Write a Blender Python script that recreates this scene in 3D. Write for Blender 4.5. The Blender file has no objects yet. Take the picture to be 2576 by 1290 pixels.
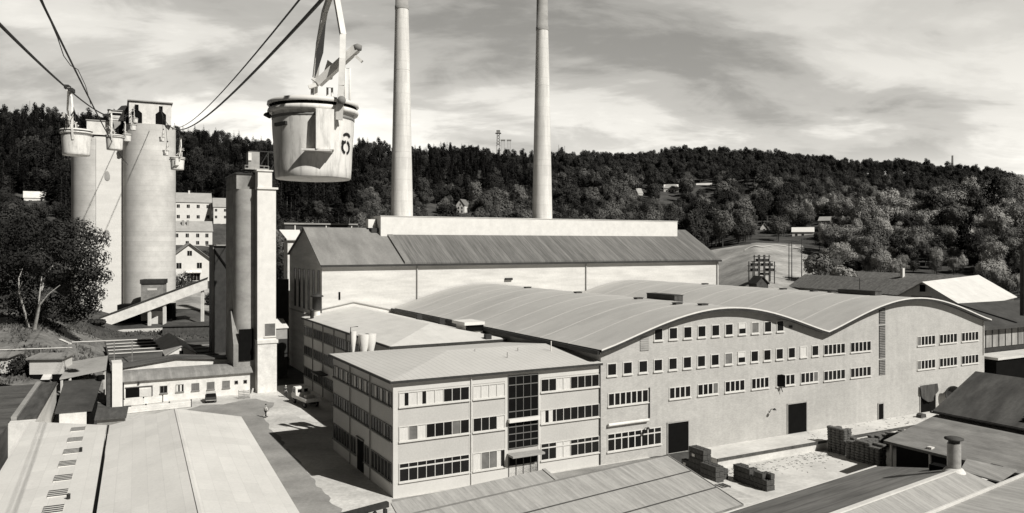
import bpy, math, random
from mathutils import Vector, Matrix, noise
random.seed(7)
SC = bpy.context.scene
COL = SC.collection
R = math.radians
# ---------------------------------------------------------------- survey: photo pixel (2575 wide) -> place
FL, UC, VH, CH = 1990.0, 1287.5, 614.0, 23.0
def pt(u, v, z):
    Y = FL*(CH-z)/(v-VH); return Vector(((u-UC)/FL*Y, Y, z))
def pY(u, v, Y):
    return Vector(((u-UC)/FL*Y, Y, CH-(v-VH)*Y/FL))
X0, Y0, ANG = -10.75, 71.7, R(28.6)
ca, sa = math.cos(ANG), math.sin(ANG)
def W(a, b, z=0.0): return Vector((X0+a*ca-b*sa, Y0+a*sa+b*ca, z))
def fa(u, b):
    t = (u-UC)/FL; return (t*(Y0+b*ca)-X0+b*sa)/(ca-t*sa)
def fb(u, a):
    t = (u-UC)/FL; return (t*(Y0+a*sa)-X0-a*ca)/(-sa-t*ca)
def fz(v, a, b): return CH-(v-VH)*(Y0+a*sa+b*ca)/FL
def toab(p):
    dx, dy = p[0]-X0, p[1]-Y0; return dx*ca+dy*sa, -dx*sa+dy*ca

# ---------------------------------------------------------------- materials (a black and white, slightly warm print)
TINT = (1.0, .979, .935)
def g(v): return (v*TINT[0], v*TINT[1], v*TINT[2], 1)
def _base(name, rough, spec):
    m = bpy.data.materials.new(name); m.use_nodes = True
    nt = m.node_tree; p = nt.nodes['Principled BSDF']
    p.inputs['Roughness'].default_value = rough
    p.inputs['Specular IOR Level'].default_value = spec
    return m, nt, p
def _noise(nt, vec, scale, detail=5, rough=.6):
    n = nt.nodes.new('ShaderNodeTexNoise'); n.inputs['Scale'].default_value = scale
    n.inputs['Detail'].default_value = detail; n.inputs['Roughness'].default_value = rough
    nt.links.new(vec, n.inputs['Vector']); return n.outputs['Fac']
def _range(nt, fac, a, b, lo=.28, hi=.72):
    r = nt.nodes.new('ShaderNodeMapRange'); r.inputs[1].default_value = lo; r.inputs[2].default_value = hi
    r.inputs[3].default_value = a; r.inputs[4].default_value = b; nt.links.new(fac, r.inputs[0]); return r.outputs[0]
def _mul(nt, a, b):
    r = nt.nodes.new('ShaderNodeMath'); r.operation = 'MULTIPLY'; nt.links.new(a, r.inputs[0])
    if isinstance(b, float): r.inputs[1].default_value = b
    else: nt.links.new(b, r.inputs[1])
    return r.outputs[0]
def _vec(nt, scale=(1, 1, 1), rot=(0, 0, 0)):
    tc = nt.nodes.new('ShaderNodeTexCoord'); mp = nt.nodes.new('ShaderNodeMapping')
    mp.inputs['Scale'].default_value = scale; mp.inputs['Rotation'].default_value = rot
    nt.links.new(tc.outputs['Object'], mp.inputs['Vector']); return mp.outputs['Vector']
def _out(nt, p, val, bump=0, height=None, dist=.05):
    vm = nt.nodes.new('ShaderNodeVectorMath'); vm.operation = 'SCALE'
    vm.inputs[0].default_value = TINT; nt.links.new(val, vm.inputs['Scale'])
    nt.links.new(vm.outputs[0], p.inputs['Base Color'])
    if bump:
        b = nt.nodes.new('ShaderNodeBump'); b.inputs['Strength'].default_value = bump
        b.inputs['Distance'].default_value = dist
        nt.links.new(height, b.inputs['Height']); nt.links.new(b.outputs[0], p.inputs['Normal'])
def mat(name, v, var=.12, sc=.5, fine=3.0, fvar=.08, rough=.85, spec=.2, stretch=(1, 1, 1), bump=0):
    m, nt, p = _base(name, rough, spec)
    n1 = _noise(nt, _vec(nt, stretch), sc); n2 = _noise(nt, _vec(nt), fine, 4, .7)
    val = _mul(nt, _range(nt, n1, v*(1-var), v*(1+var)), _range(nt, n2, 1-fvar, 1+fvar))
    _out(nt, p, val, bump, n2)
    return m
def mat_lines(name, v, axis='X', pitch=1.0, lvar=.25, var=.2, stretch=(.15, 1.2, 1), sc=.7, rough=.7, bump=.3, width=.85, panel=0.0):
    """sheet with seams every `pitch` metres along an object axis, and weathering drawn out by `stretch`"""
    m, nt, p = _base(name, rough, .25)
    tc = nt.nodes.new('ShaderNodeTexCoord'); sp = nt.nodes.new('ShaderNodeSeparateXYZ')
    nt.links.new(tc.outputs['Object'], sp.inputs[0])
    d = _mul(nt, sp.outputs[axis], 1.0/pitch)
    fr = nt.nodes.new('ShaderNodeMath'); fr.operation = 'FRACT'; nt.links.new(d, fr.inputs[0])
    cell = nt.nodes.new('ShaderNodeMath'); cell.operation = 'FLOOR'; nt.links.new(d, cell.inputs[0])
    seam = _range(nt, fr.outputs[0], 1.0, 1.0-lvar, width, width+.08)
    n1 = _noise(nt, _vec(nt, stretch), sc, 6, .65); n2 = _noise(nt, _vec(nt), 4.0, 4, .7)
    val = _mul(nt, _range(nt, n1, v*(1-var), v*(1+var)), seam)
    val = _mul(nt, val, _range(nt, n2, .93, 1.07))
    if panel:
        wn = nt.nodes.new('ShaderNodeTexWhiteNoise'); wn.noise_dimensions = '1D'
        nt.links.new(cell.outputs[0], wn.inputs['W'])
        val = _mul(nt, val, _range(nt, wn.outputs['Value'], 1-panel, 1+panel, 0, 1))
    _out(nt, p, val, bump, seam)
    return m
def mat_brick(name, v):
    m, nt, p = _base(name, .9, .15)
    tc = nt.nodes.new('ShaderNodeTexCoord'); sp = nt.nodes.new('ShaderNodeSeparateXYZ'); cb = nt.nodes.new('ShaderNodeCombineXYZ')
    nt.links.new(tc.outputs['Object'], sp.inputs[0])
    ad = nt.nodes.new('ShaderNodeMath'); ad.operation = 'ADD'
    nt.links.new(sp.outputs['X'], ad.inputs[0]); nt.links.new(sp.outputs['Y'], ad.inputs[1])
    nt.links.new(ad.outputs[0], cb.inputs['X']); nt.links.new(sp.outputs['Z'], cb.inputs['Y'])
    bt = nt.nodes.new('ShaderNodeTexBrick'); nt.links.new(cb.outputs[0], bt.inputs['Vector'])
    bt.inputs['Scale'].default_value = 1.0; bt.inputs['Brick Width'].default_value = .26; bt.inputs['Row Height'].default_value = .085
    bt.inputs['Mortar Size'].default_value = .012
    bt.inputs['Color1'].default_value = (.90,)*3+(1,); bt.inputs['Color2'].default_value = (1.09,)*3+(1,); bt.inputs['Mortar'].default_value = (1.08,)*3+(1,)
    bw = nt.nodes.new('ShaderNodeRGBToBW'); nt.links.new(bt.outputs['Color'], bw.inputs[0])
    n1 = _noise(nt, _vec(nt, (1, 1, 1.6)), .13, 7, .72); n3 = _noise(nt, _vec(nt, (1.6, 1.6, .12)), 1.0, 5, .6); n2 = _noise(nt, _vec(nt), 1.1, 6, .8)
    val = _mul(nt, _range(nt, n1, v*.86, v*1.12), bw.outputs[0]); val = _mul(nt, val, _range(nt, n3, .93, 1.05)); val = _mul(nt, val, _range(nt, n2, .88, 1.09))
    _out(nt, p, val, .15, bw.outputs[0], .02)
    return m
def mat_panels(name, v, w=1.0, h=2.4, pvar=.05, joint=.8, jw=.02, var=.1, sc=.25, stretch=(1, 1, 1), rough=.75, stain=.0, swap=False):
    """sheeted surface: staggered sheets that differ a little in tone, thin joints, broad weathering and run-off streaks"""
    m, nt, p = _base(name, rough, .2)
    bt = nt.nodes.new('ShaderNodeTexBrick'); nt.links.new(_vec(nt, rot=(0, 0, math.pi/2 if swap else 0)), bt.inputs['Vector'])
    bt.inputs['Scale'].default_value = 1.0; bt.inputs['Brick Width'].default_value = w; bt.inputs['Row Height'].default_value = h
    bt.inputs['Mortar Size'].default_value = jw; bt.inputs['Mortar Smooth'].default_value = .5; bt.offset = .0
    bt.inputs['Color1'].default_value = (1-pvar,)*3+(1,); bt.inputs['Color2'].default_value = (1+pvar,)*3+(1,); bt.inputs['Mortar'].default_value = (joint,)*3+(1,)
    bw = nt.nodes.new('ShaderNodeRGBToBW'); nt.links.new(bt.outputs['Color'], bw.inputs[0])
    val = _mul(nt, _range(nt, _noise(nt, _vec(nt, stretch), sc, 6, .65), v*(1-var), v*(1+var)), bw.outputs[0])
    val = _mul(nt, val, _range(nt, _noise(nt, _vec(nt), 5.0, 4, .75), .93, 1.07))
    if stain: val = _mul(nt, val, _range(nt, _noise(nt, _vec(nt, stretch), sc*2.7, 5, .7), 1-stain, 1.0, .34, .5))
    _out(nt, p, val, .25, bw.outputs[0], .03)
    return m
def mat_leaf(name, lo, hi):
    m, nt, p = _base(name, 1.0, .04)
    oi = nt.nodes.new('ShaderNodeObjectInfo'); n = _noise(nt, _vec(nt), .45, 3)
    val = _mul(nt, _range(nt, oi.outputs['Random'], lo, hi, 0, 1), _range(nt, n, .72, 1.28))
    _out(nt, p, val); return m
M = {}
def setup_mats():
    M['render'] = mat('whitewashed_render', .62, .07, .35, 3, .05, stretch=(.5, .5, 2.0))
    M['hallwall'] = mat('limewashed_concrete', .56, .17, .45, 2.5, .07, stretch=(.35, .35, 2.4))
    M['plaster'] = mat('rough_plaster', .43, .07, .3, 6, .10)
    M['plasterband'] = mat('smooth_plaster', .52, .06, .3, 6, .05)
    M['white'] = mat('white_paint', .64, .08, 1.0, 6, .05, rough=.6)
    M['white2'] = mat('weathered_white_paint', .62, .16, .9, 5, .1, rough=.7)
    M['bucketpaint'] = mat_panels('scuffed_white_enamel', .68, 40, 40, 0, 1, 0, .16, 2.0, (1.2, 1.2, .22), .65, stain=.32)
    M['brick'] = mat_brick('yellow_brick', .395)
    M['concrete'] = mat_lines('pale_concrete', .53, 'Z', 1.25, .07, .17, (.5, .5, .45), .55, bump=.05, rough=.9, panel=.05)
    M['chimney'] = mat_lines('chimney_concrete', .6, 'Z', 2.1, .06, .22, (1.3, 1.3, .12), .8, bump=.05, rough=.9, panel=.03)
    M['concrete_d'] = mat('grey_concrete', .3, .2, .3, 2.0, .1, stretch=(.8, .8, 2))
    M['concrete_dd'] = mat('dark_concrete', .22, .35, .35, 2.0, .15, stretch=(1.4, 1.4, .4))
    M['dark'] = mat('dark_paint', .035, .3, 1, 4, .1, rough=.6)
    M['black'] = mat('black_void', .006, .2, 1, 4, .1, rough=.9, spec=.05)
    M['tar'] = mat('tar_felt', .055, .35, .4, 3, .15, rough=.8)
    M['wood'] = mat('grey_boards', .22, .3, .6, 5, .15, stretch=(2, .3, 2))
    M['woodd'] = mat('dark_boards', .07, .4, .8, 5, .2, stretch=(2, .4, 2))
    M['crate'] = mat('crate_boards', .075, .35, 2.0, 9, .2)
    M['steel'] = mat('galvanised_steel', .3, .25, 1.5, 6, .1, rough=.45, spec=.5)
    M['cable'] = mat('oiled_wire_rope', .03, .2, 2, 8, .1, rough=.6)
    M['glass'] = mat('dark_window_glass', .010, .3, .4, 3, .1, rough=.25, spec=.18)
    M['glassg'] = mat('grey_window_glass', .14, .3, .8, 3, .1, rough=.3)
    M['curtain'] = mat('white_curtain', .55, .1, 3, 6, .08, stretch=(3, 3, .3))
    M['frame'] = mat('white_window_frame', .55, .06, 2, 5, .05)
    M['framed'] = mat('grey_window_frame', .2, .1, 2, 5, .05)
    M['barrel'] = mat_panels('barrel_roof_felt', .42, 3.0, 1.0, .035, .93, .03, .10, .12, (.35, 1.2, 1), stain=.07)
    M['seam'] = mat('roof_felt_lap', .45, .08, .5, 5, .05)
    M['oroof'] = mat_lines('standing_seam_sheet', .50, 'X', .62, .22, .08, (.3, .3, 1), .5)
    M['annexroof'] = mat_panels('pale_roof_felt', .57, 1.0, 5.0, .03, .93, .03, .09, .2, stain=.08)
    M['hallroof'] = mat_lines('slate_grey_corrugated_sheet', .135, 'X', .9, .3, .38, (2.6, .2, .2), 1.0, panel=.16)
    M['hallroof2'] = mat('slate_grey_roofing', .2, .25, .5, 4, .15, stretch=(1, .3, .3))
    M['whiteroof'] = mat_panels('whitewashed_fibre_cement', .6, 1.05, 2.5, .045, .90, .025, .08, .3, (.5, .35, 1), stain=.04)
    M['shedroof'] = mat_lines('fibre_cement_sheet', .315, 'X', .3, .16, .22, (2.4, .4, .4), 1.0, panel=.08)
    M['sheet'] = mat_lines('dull_corrugated_sheet', .225, 'X', .35, .14, .3, (1.0, .4, .3), .9, panel=.09)
    M['darksheet'] = mat('sooty_roof_sheet', .085, .5, .35, 3, .15, stretch=(.35, 1.6, 1))
    M['tile'] = mat_lines('weathered_tiles', .16, 'X', .5, .2, .45, (1, 1, 1), 1.6, panel=.12)
    M['tilel'] = mat_lines('pale_tiles', .32, 'Y', .4, .15, .15, (.6, .6, .6), .8)
    M['yard'] = mat('dusty_yard', .49, .3, .16, 2.2, .2, bump=.1)
    M['sand'] = mat('limestone_dust', .53, .22, .2, 2.0, .12)
    M['asphalt'] = mat('worn_asphalt', .25, .3, .2, 3, .16)
    M['grass'] = mat('rough_grass', .06, .6, .11, 1.0, .3)
    M['bank'] = mat('weedy_bank', .15, .6, .16, 1.4, .35)
    M['meadow'] = mat('mown_meadow', .30, .45, .09, .8, .25)
    M['path'] = mat('gravel_lane', .5, .1, .3, 2, .1)
    M['bark'] = mat('dark_bark', .06, .4, 2, 8, .2)
    M['birch'] = mat('birch_bark', .42, .45, 2.2, 8, .2, stretch=(1, 1, .5))
    M['leafn'] = mat_leaf('dark_birch_leaves', .024, .04)  # even dark leaf tone for both birch crowns
    M['leafd'] = mat_leaf('dark_oak_leaves', .022, .055)
    M['leafm'] = mat_leaf('mid_broad_leaves', .04, .16)
    M['leafb'] = mat_leaf('pale_broad_leaves', .10, .34)
    M['needle'] = mat_leaf('spruce_needles', .006, .018)
    M['muntin'] = mat('dark_muntin', .13, .1, 2, 5, .05)
    M['skin'] = mat('skin', .35, .05, 3, 8, .03, rough=.6)
    M['cloth_d'] = mat('dark_cloth', .03, .2, 4, 9, .1)
    M['cloth_l'] = mat('pale_shirt', .6, .08, 4, 9, .05)
    M['tyre'] = mat('tyre_rubber', .02, .2, 4, 9, .1)
    M['number'] = mat('black_stencil_paint', .015, .1, 4, 9, .1)
    M['tarp'] = mat('dark_tarpaulin', .06, .5, 1.2, 5, .15, stretch=(2, 2, .3))
    M['sack'] = mat('cement_dusted_bale', .115, .4, 1.2, 6, .2)
setup_mats()

# ---------------------------------------------------------------- mesh builder
class MB:
    def __init__(s): s.v = []; s.f = []; s.m = []; s.sm = []
    def add(s, vs, fs, m=0, smooth=False):
        o = len(s.v); s.v += [tuple(p) for p in vs]
        for f in fs: s.f.append([o+i for i in f]); s.m.append(m); s.sm.append(smooth)
    def hexa(s, p, m=0):
        s.add(p, [(0, 3, 2, 1), (4, 5, 6, 7), (0, 1, 5, 4), (1, 2, 6, 5), (2, 3, 7, 6), (3, 0, 4, 7)], m)
    def box(s, x0, x1, y0, y1, z0, z1, m=0):
        s.hexa([(x0, y0, z0), (x1, y0, z0), (x1, y1, z0), (x0, y1, z0), (x0, y0, z1), (x1, y0, z1), (x1, y1, z1), (x0, y1, z1)], m)
    def slab(s, top, th, m=0, mside=None):
        """top: polygon of 3d points (counter-clockwise from above); extruded straight down by th"""
        n = len(top); lo = [(p[0], p[1], p[2]-th) for p in top]
        s.add(list(top)+lo, [tuple(range(n)), tuple(range(2*n-1, n-1, -1))], m)
        s.add(list(top)+lo, [(i, n+i, n+(i+1) % n, (i+1) % n) for i in range(n)], m if mside is None else mside)
    def prism(s, poly, d0, d1, axis, m=0):
        """poly of (p,q) extruded along axis: 'x' -> (d,p,q), 'y' -> (p,d,q), 'z' -> (p,q,d)"""
        mk = {'x': lambda p, q, d: (d, p, q), 'y': lambda p, q, d: (p, d, q), 'z': lambda p, q, d: (p, q, d)}[axis]
        n = len(poly); a = [mk(p, q, d0) for p, q in poly]; b = [mk(p, q, d1) for p, q in poly]
        s.add(a+b, [tuple(range(n-1, -1, -1)), tuple(range(n, 2*n))]+[(i, (i+1) % n, n+(i+1) % n, n+i) for i in range(n)], m)
    def fbox(s, F, s0, s1, z0, z1, q0, q1, m=0):
        s.hexa([F.p(s0, z0, q1), F.p(s1, z0, q1), F.p(s1, z0, q0), F.p(s0, z0, q0), F.p(s0, z1, q1), F.p(s1, z1, q1), F.p(s1, z1, q0), F.p(s0, z1, q0)], m)
    def lathe(s, prof, n=24, cx=0, cy=0, m=0, smooth=True, a0=0.0):
        vs = []; fs = []
        for r, z in prof:
            for i in range(n):
                a = a0+2*math.pi*i/n; vs.append((cx+r*math.cos(a), cy+r*math.sin(a), z))
        for k in range(len(prof)-1):
            for i in range(n):
                j = (i+1) % n; fs.append((k*n+i, k*n+j, (k+1)*n+j, (k+1)*n+i))
        s.add(vs, fs, m, smooth)
        for k, rev in ((0, True), (len(prof)-1, False)):
            if prof[k][0] > .01:
                ring = [vs[k*n+i] for i in range(n)]
                s.add(ring, [tuple(range(n-1, -1, -1)) if rev else tuple(range(n))], m)
    def tube(s, pts, r, n=6, m=0, r1=None, smooth=True):
        pts = [Vector(p) for p in pts]; vs = []; fs = []; L = len(pts)
        for i, p in enumerate(pts):
            d = (pts[min(i+1, L-1)]-pts[max(i-1, 0)]).normalized()
            up = Vector((0, 0, 1)) if abs(d.z) < .9 else Vector((1, 0, 0))
            x = d.cross(up).normalized(); y = d.cross(x)
            rr = r if r1 is None else r+(r1-r)*i/max(1, L-1)
            for k in range(n):
                a = 2*math.pi*k/n; vs.append(p+x*rr*math.cos(a)+y*rr*math.sin(a))
        for i in range(L-1):
            for k in range(n):
                j = (k+1) % n; fs.append((i*n+k, i*n+j, (i+1)*n+j, (i+1)*n+k))
        s.add(vs, fs, m, smooth)
        s.add([vs[k] for k in range(n)], [tuple(range(n))], m); s.add([vs[(L-1)*n+k] for k in range(n)], [tuple(range(n-1, -1, -1))], m)
    def beam(s, a, b, w, h, m=0):
        a = Vector(a); b = Vector(b); d = (b-a).normalized()
        up = Vector((0, 0, 1)) if abs(d.z) < .95 else Vector((0, 1, 0))
        x = d.cross(up).normalized()*w/2; y = x.cross(d).normalized()*h/2
        s.hexa([a-x-y, a+x-y, b+x-y, b-x-y, a-x+y, a+x+y, b+x+y, b-x+y], m)
    def mesh(s, name, mats):
        me = bpy.data.meshes.new(name); me.from_pydata(s.v, [], s.f)
        for m in (mats if isinstance(mats, (list, tuple)) else [mats]): me.materials.append(M[m] if isinstance(m, str) else m)
        me.polygons.foreach_set('material_index', s.m); me.polygons.foreach_set('use_smooth', s.sm); me.update()
        return me
    def build(s, name, mats, parent=None, loc=None, rot=0):
        o = bpy.data.objects.new(name, s.mesh(name, mats)); COL.objects.link(o)
        if parent: o.parent = parent
        if loc is not None: o.location = loc
        o.rotation_euler[2] = rot
        return o
class Fac:
    """a wall surface: o = lower left point seen from outside, d = along, n = outward"""
    def __init__(s, o, d, n): s.o = Vector(o); s.d = Vector(d); s.n = Vector(n)
    def p(s, t, z, q): return s.o+s.d*t+s.n*q+Vector((0, 0, z))
def tag(o, label, cat, group=None, kind=None):
    o['label'] = label; o['category'] = cat
    if group: o['group'] = group
    if kind: o['kind'] = kind
    return o
def thing(name, label, cat, loc=(0, 0, 0), rot=0.0, group=None):
    o = bpy.data.objects.new(name, None); COL.objects.link(o); o.empty_display_size = .3
    o.location = loc; o.rotation_euler[2] = rot
    return tag(o, label, cat, group)
def struct(o, label=None, cat=None):
    o['kind'] = 'structure'
    if label: o['label'] = label; o['category'] = cat
    return o
def link_copy(o, parent=None):
    c = o.copy(); COL.objects.link(c)
    if parent: c.parent = parent
    return c
def copy_tree(o, parent=None):
    c = link_copy(o, parent)
    for ch in list(o.children): copy_tree(ch, c)
    return c
ST = {'d': 0, 'c': 1, 'g': 2}
def window(par, F, s0, s1, z0, z1, panes=1, states='d', transom=0, fw=.09, mull=.07, sill=True, frame='frame', name='window', label=None, dep=.07):
    mb = MB()
    mb.fbox(F, s0, s1, z1-fw, z1, 0, dep, 3); mb.fbox(F, s0, s1, z0, z0+fw, 0, dep, 3)
    mb.fbox(F, s0, s0+fw, z0+fw, z1-fw, 0, dep, 3); mb.fbox(F, s1-fw, s1, z0+fw, z1-fw, 0, dep, 3)
    w = (s1-s0-2*fw)/panes; zt = z1-fw
    if transom:
        zt = z1-fw-transom; mb.fbox(F, s0+fw, s1-fw, zt-.06, zt+.06, 0, dep-.006, 3)
    for i in range(1, panes):
        x = s0+fw+w*i; mb.fbox(F, x-mull/2, x+mull/2, z0+fw, z1-fw, 0, dep-.003, 3)
    for i in range(panes):
        st = states[i % len(states)]; a, b = s0+fw+w*i+.002, s0+fw+w*(i+1)-.002
        if st == 'h':
            zm = (z0+z1)/2; mb.fbox(F, a, b, zm, z1-fw, .002, .03, 1); mb.fbox(F, a, b, z0+fw, zm-.002, .002, .02, 0)
        elif st == 'H':
            xm = a+(b-a)*.55; mb.fbox(F, a, xm, z0+fw, z1-fw, .002, .03, 1); mb.fbox(F, xm+.002, b, z0+fw, z1-fw, .002, .02, 0)
        elif st == 'o':
            mb.fbox(F, a, b, z0+fw, z1-fw, .002, .02, 0)
            mb.hexa([F.p(a, z0+fw, dep+.3), F.p(b, z0+fw, dep+.3), F.p(b, z0+fw, dep+.26), F.p(a, z0+fw, dep+.26),
                     F.p(a, z1-fw, dep+.04), F.p(b, z1-fw, dep+.04), F.p(b, z1-fw, dep), F.p(a, z1-fw, dep)], 2)
        else:
            mb.fbox(F, a, b, z0+fw, z1-fw, .002, .02, ST[st])
    if sill: mb.fbox(F, s0-.06, s1+.06, z0-.12, z0-.001, 0, dep+.09, 3)
    o = mb.build(name, ['glass', 'curtain', 'glassg', frame], par)
    if label: o['label'] = label
    return o
def gable(name, label, cat, loc, rot, w, d, z0, ze, zr, wall='white', roof='tilel', oh=.4, group=None, ridge='x', th=.15, hip=0.0, rname='roof'):
    """gabled building, local x = front width, y = depth, origin at its front left corner"""
    t = thing(name, label, cat, loc, rot, group); mb = MB(); rb = MB()
    if ridge == 'x':
        mb.prism([(0, z0), (d, z0), (d, ze), (d/2, zr-.02), (0, ze)], 0, w, 'x')
        k = (zr-ze)/(d/2); h = hip
        for sgn in (0, 1):
            y0, zz = (-oh, ze-oh*k) if not sgn else (d+oh, ze-oh*k)
            q = [(-oh, y0, zz), (w+oh, y0, zz), (w+oh-h, d/2, zr), (-oh+h, d/2, zr)]
            if sgn: q = q[::-1]
            rb.slab([(a, b, c+th) for a, b, c in q], th)
    else:
        mb.prism([(0, z0), (w, z0), (w, ze), (w/2, zr-.02), (0, ze)], 0, d, 'y')
        k = (zr-ze)/(w/2)
        rb.slab([(-oh, -oh, ze-oh*k+th), (w/2, -oh, zr+th), (w/2, d+oh, zr+th), (-oh, d+oh, ze-oh*k+th)], th)
        rb.slab([(w/2, -oh, zr+th), (w+oh, -oh, ze-oh*k+th), (w+oh, d+oh, ze-oh*k+th), (w/2, d+oh, zr+th)], th)
    mb.build('wall', wall, t); rb.build(rname, roof, t)
    return t
# ---------------------------------------------------------------- terrain
PROF = [
 (-600, [(100, 1), (125, 8), (160, 12), (200, 18), (330, 50), (550, 104)]),
 (100, [(98, 0), (105, .8), (118, 3.1), (130, 5.5), (140, 7.8), (200, 12), (330, 40), (550, 105)]),
 (300, [(125, 0), (150, 2), (180, 4), (200, 5.5), (240, 9), (330, 34), (550, 104)]),
 (480, [(132, 0), (180, 3.5), (200, 5.5), (250, 10.7), (290, 22.5), (330, 32.5), (400, 50), (550, 95)]),
 (600, [(150, 0), (200, 4), (250, 9), (300, 22), (400, 48), (550, 88)]),
 (720, [(170, 0), (230, 6), (300, 18), (550, 87)]),
 (900, [(180, 0), (230, 6), (300, 17), (580, 88)]),
 (1160, [(205, 0), (260, 8), (330, 20), (430, 40), (650, 94)]),
 (1340, [(205, 0), (260, 8), (330, 20), (430, 42), (650, 88)]),
 (1500, [(205, 0), (260, 8), (330, 20), (430, 42), (650, 89)]),
 (1700, [(205, 0), (300, 14), (400, 30), (530, 56), (650, 91)]),
 (1900, [(180, 2), (218, 13.4), (300, 22), (380, 30), (640, 87)]),
 (2010, [(150, 0), (180, 7), (235, 14.5), (300, 22), (380, 28), (460, 45), (630, 85)]),
 (2150, [(130, 0), (180, 7), (235, 10), (300, 23), (380, 31), (460, 43), (620, 81)]),
 (2300, [(122, 0), (150, 5), (180, 6), (225, 9), (300, 25), (380, 34), (450, 40), (610, 78)]),
 (2450, [(118, 0), (150, 5), (220, 9), (300, 27), (390, 41), (450, 42), (600, 73)]),
 (2600, [(115, 0), (150, 6), (220, 14), (300, 30), (390, 42), (450, 42), (600, 61)]),
 (3200, [(115, 0), (150, 6), (220, 14), (300, 28), (400, 45), (600, 50)])]
def _prof(p, Y):
    if Y <= p[0][0]: return p[0][1]*max(0.0, min(1.0, (Y-p[0][0]+25)/25)) if p[0][1] else 0.0
    for (y0, z0), (y1, z1) in zip(p, p[1:]):
        if Y <= y1: return z0+(z1-z0)*(Y-y0)/(y1-y0)
    return max(p[-1][1]*.55, p[-1][1]-.05*(Y-p[-1][0]))
def ground_z(X, Y):
    if Y < 70: base = 0.0
    else:
        u = max(-599, min(3199, UC+FL*X/Y))
        for (u0, p0), (u1, p1) in zip(PROF, PROF[1:]):
            if u <= u1:
                k = (u-u0)/(u1-u0); base = _prof(p0, Y)*(1-k)+_prof(p1, Y)*k; break
        if Y > 210:
            k = min(1, (Y-210)/150)
            base += k*(noise.noise(Vector((X/60, Y/60, 1.7)))*5+noise.noise(Vector((X/23, Y/23, 4.1)))*2)
    a, b = toab((X, Y))
    low = max(0, min(1, (a-26.5)/1.5))*max(0, min(1, (102-a)/2))*max(0, min(1, (-.6-b)/1.5))*max(0, min(1, (b+60)/4))
    return base*(1-low)-.06-1.05*low
def axis(lo, hi, d0, d1, step):
    xs = []; x = d0
    while x < d1: xs.append(x); x += step
    x, s = d0, step
    while x > lo: s *= 1.16; x -= s; xs.append(x)
    x, s = xs and d1, step; xs.append(d1)
    while x < hi: s *= 1.16; x += s; xs.append(x)
    return sorted(xs)
xs = axis(-2600, 2600, -110, 112, 1.6); ys = axis(-900, 3800, 26, 205, 1.6)
mb = MB(); nx = len(xs)
vs = [(x, y, ground_z(x, y)) for y in ys for x in xs]
mb.add(vs, [(j*nx+i, j*nx+i+1, (j+1)*nx+i+1, (j+1)*nx+i) for j in range(len(ys)-1) for i in range(nx-1)], 0, True)
struct(mb.build('ground', 'grass'))
# paved yards, laid as sheets or slabs
def sheet(name, pts, z, m, th=0):
    mb = MB()
    if th: mb.slab([(p[0], p[1], z) for p in pts], th)
    else: mb.add([(p[0], p[1], z) for p in pts], [tuple(range(len(pts)))])
    return struct(mb.build(name, m))
sheet('factory_yard', [W(-31, -62), W(29, -62), W(29, 63), W(-17, 63), W(-31, 52)], 0.0, 'yard', 1.2)
sheet('lower_yard', [W(29.01, -58), W(100, -58), W(100, -1), W(29.01, -1)], -1.0, 'sand')
def gpoly(px, z=0): return [pt(u, v, z) for u, v in px]
def ragged(P, step=.8, amp=.35, seed=1):
    rr = random.Random(seed); out = []
    for i, p in enumerate(P):
        q = P[(i+1) % len(P)]; n = max(1, int((q-p).length/step)); d = (q-p).normalized(); nn = Vector((-d.y, d.x, 0))
        for k in range(n): w_ = p.lerp(q, k/n); out.append(w_+nn*amp*(noise.noise(w_*.35)*1.6+rr.uniform(-.4, .4)))
    return out
sheet('asphalt_road', ragged(gpoly([(1010, 1450), (880, 1310), (795, 1210), (735, 1140), (690, 1085), (662, 1050), (690, 1012), (640, 1003), (560, 1016), (505, 1018), (470, 1030), (500, 1050), (560, 1080), (600, 1160), (640, 1450)][::-1])), .004, 'asphalt')
sheet('asphalt_path', [W(-1.5, -5.2), W(29, -5.2), W(29, -.35), (W(-.3, -.35))], .005, 'asphalt')
sheet('lime_dust_patch', ragged(gpoly([(742, 1052), (760, 1028), (800, 1010), (835, 1012), (850, 1050), (790, 1062)][::-1]), .6, .5, 2), .006, 'sand')
# meadow and lane beyond the hall, laid over the ground
def drape(name, us, Ys, m, lift=.12, n=26):
    mb = MB(); vs = []
    for j in range(n+1):
        Y = Ys[0]+(Ys[1]-Ys[0])*j/n
        for i in range(n+1):
            u = us(Y)[0]+(us(Y)[1]-us(Y)[0])*i/n; X = (u-UC)/FL*Y; vs.append((X, Y, ground_z(X, Y)+lift))
    mb.add(vs, [(j*(n+1)+i, j*(n+1)+i+1, (j+1)*(n+1)+i+1, (j+1)*(n+1)+i) for j in range(n) for i in range(n)], 0, True)
    return struct(mb.build(name, m))
drape('meadow', lambda Y: (1770, 2050-max(0, Y-240)*.5), (200, 306), 'meadow')
mb = MB(); vs = []
for i in range(41):
    u = 1872+i*3.2; Yc = 284+.13*(u-1872)+2.5*math.sin(i*.31)
    for dY in (-1.5, 1.5): X = (u-UC)/FL*(Yc+dY); vs.append((X, Yc+dY, ground_z(X, Yc+dY)+.3))
mb.add(vs, [(2*i, 2*i+2, 2*i+3, 2*i+1) for i in range(40)], 0, True); struct(mb.build('gravel_lane', 'path'))
drape('lawn', lambda Y: (440, 528), (206, 246), 'meadow')
drape('grassy_bank', lambda Y: (-60, 330), (112, 158), 'bank', .06)

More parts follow.
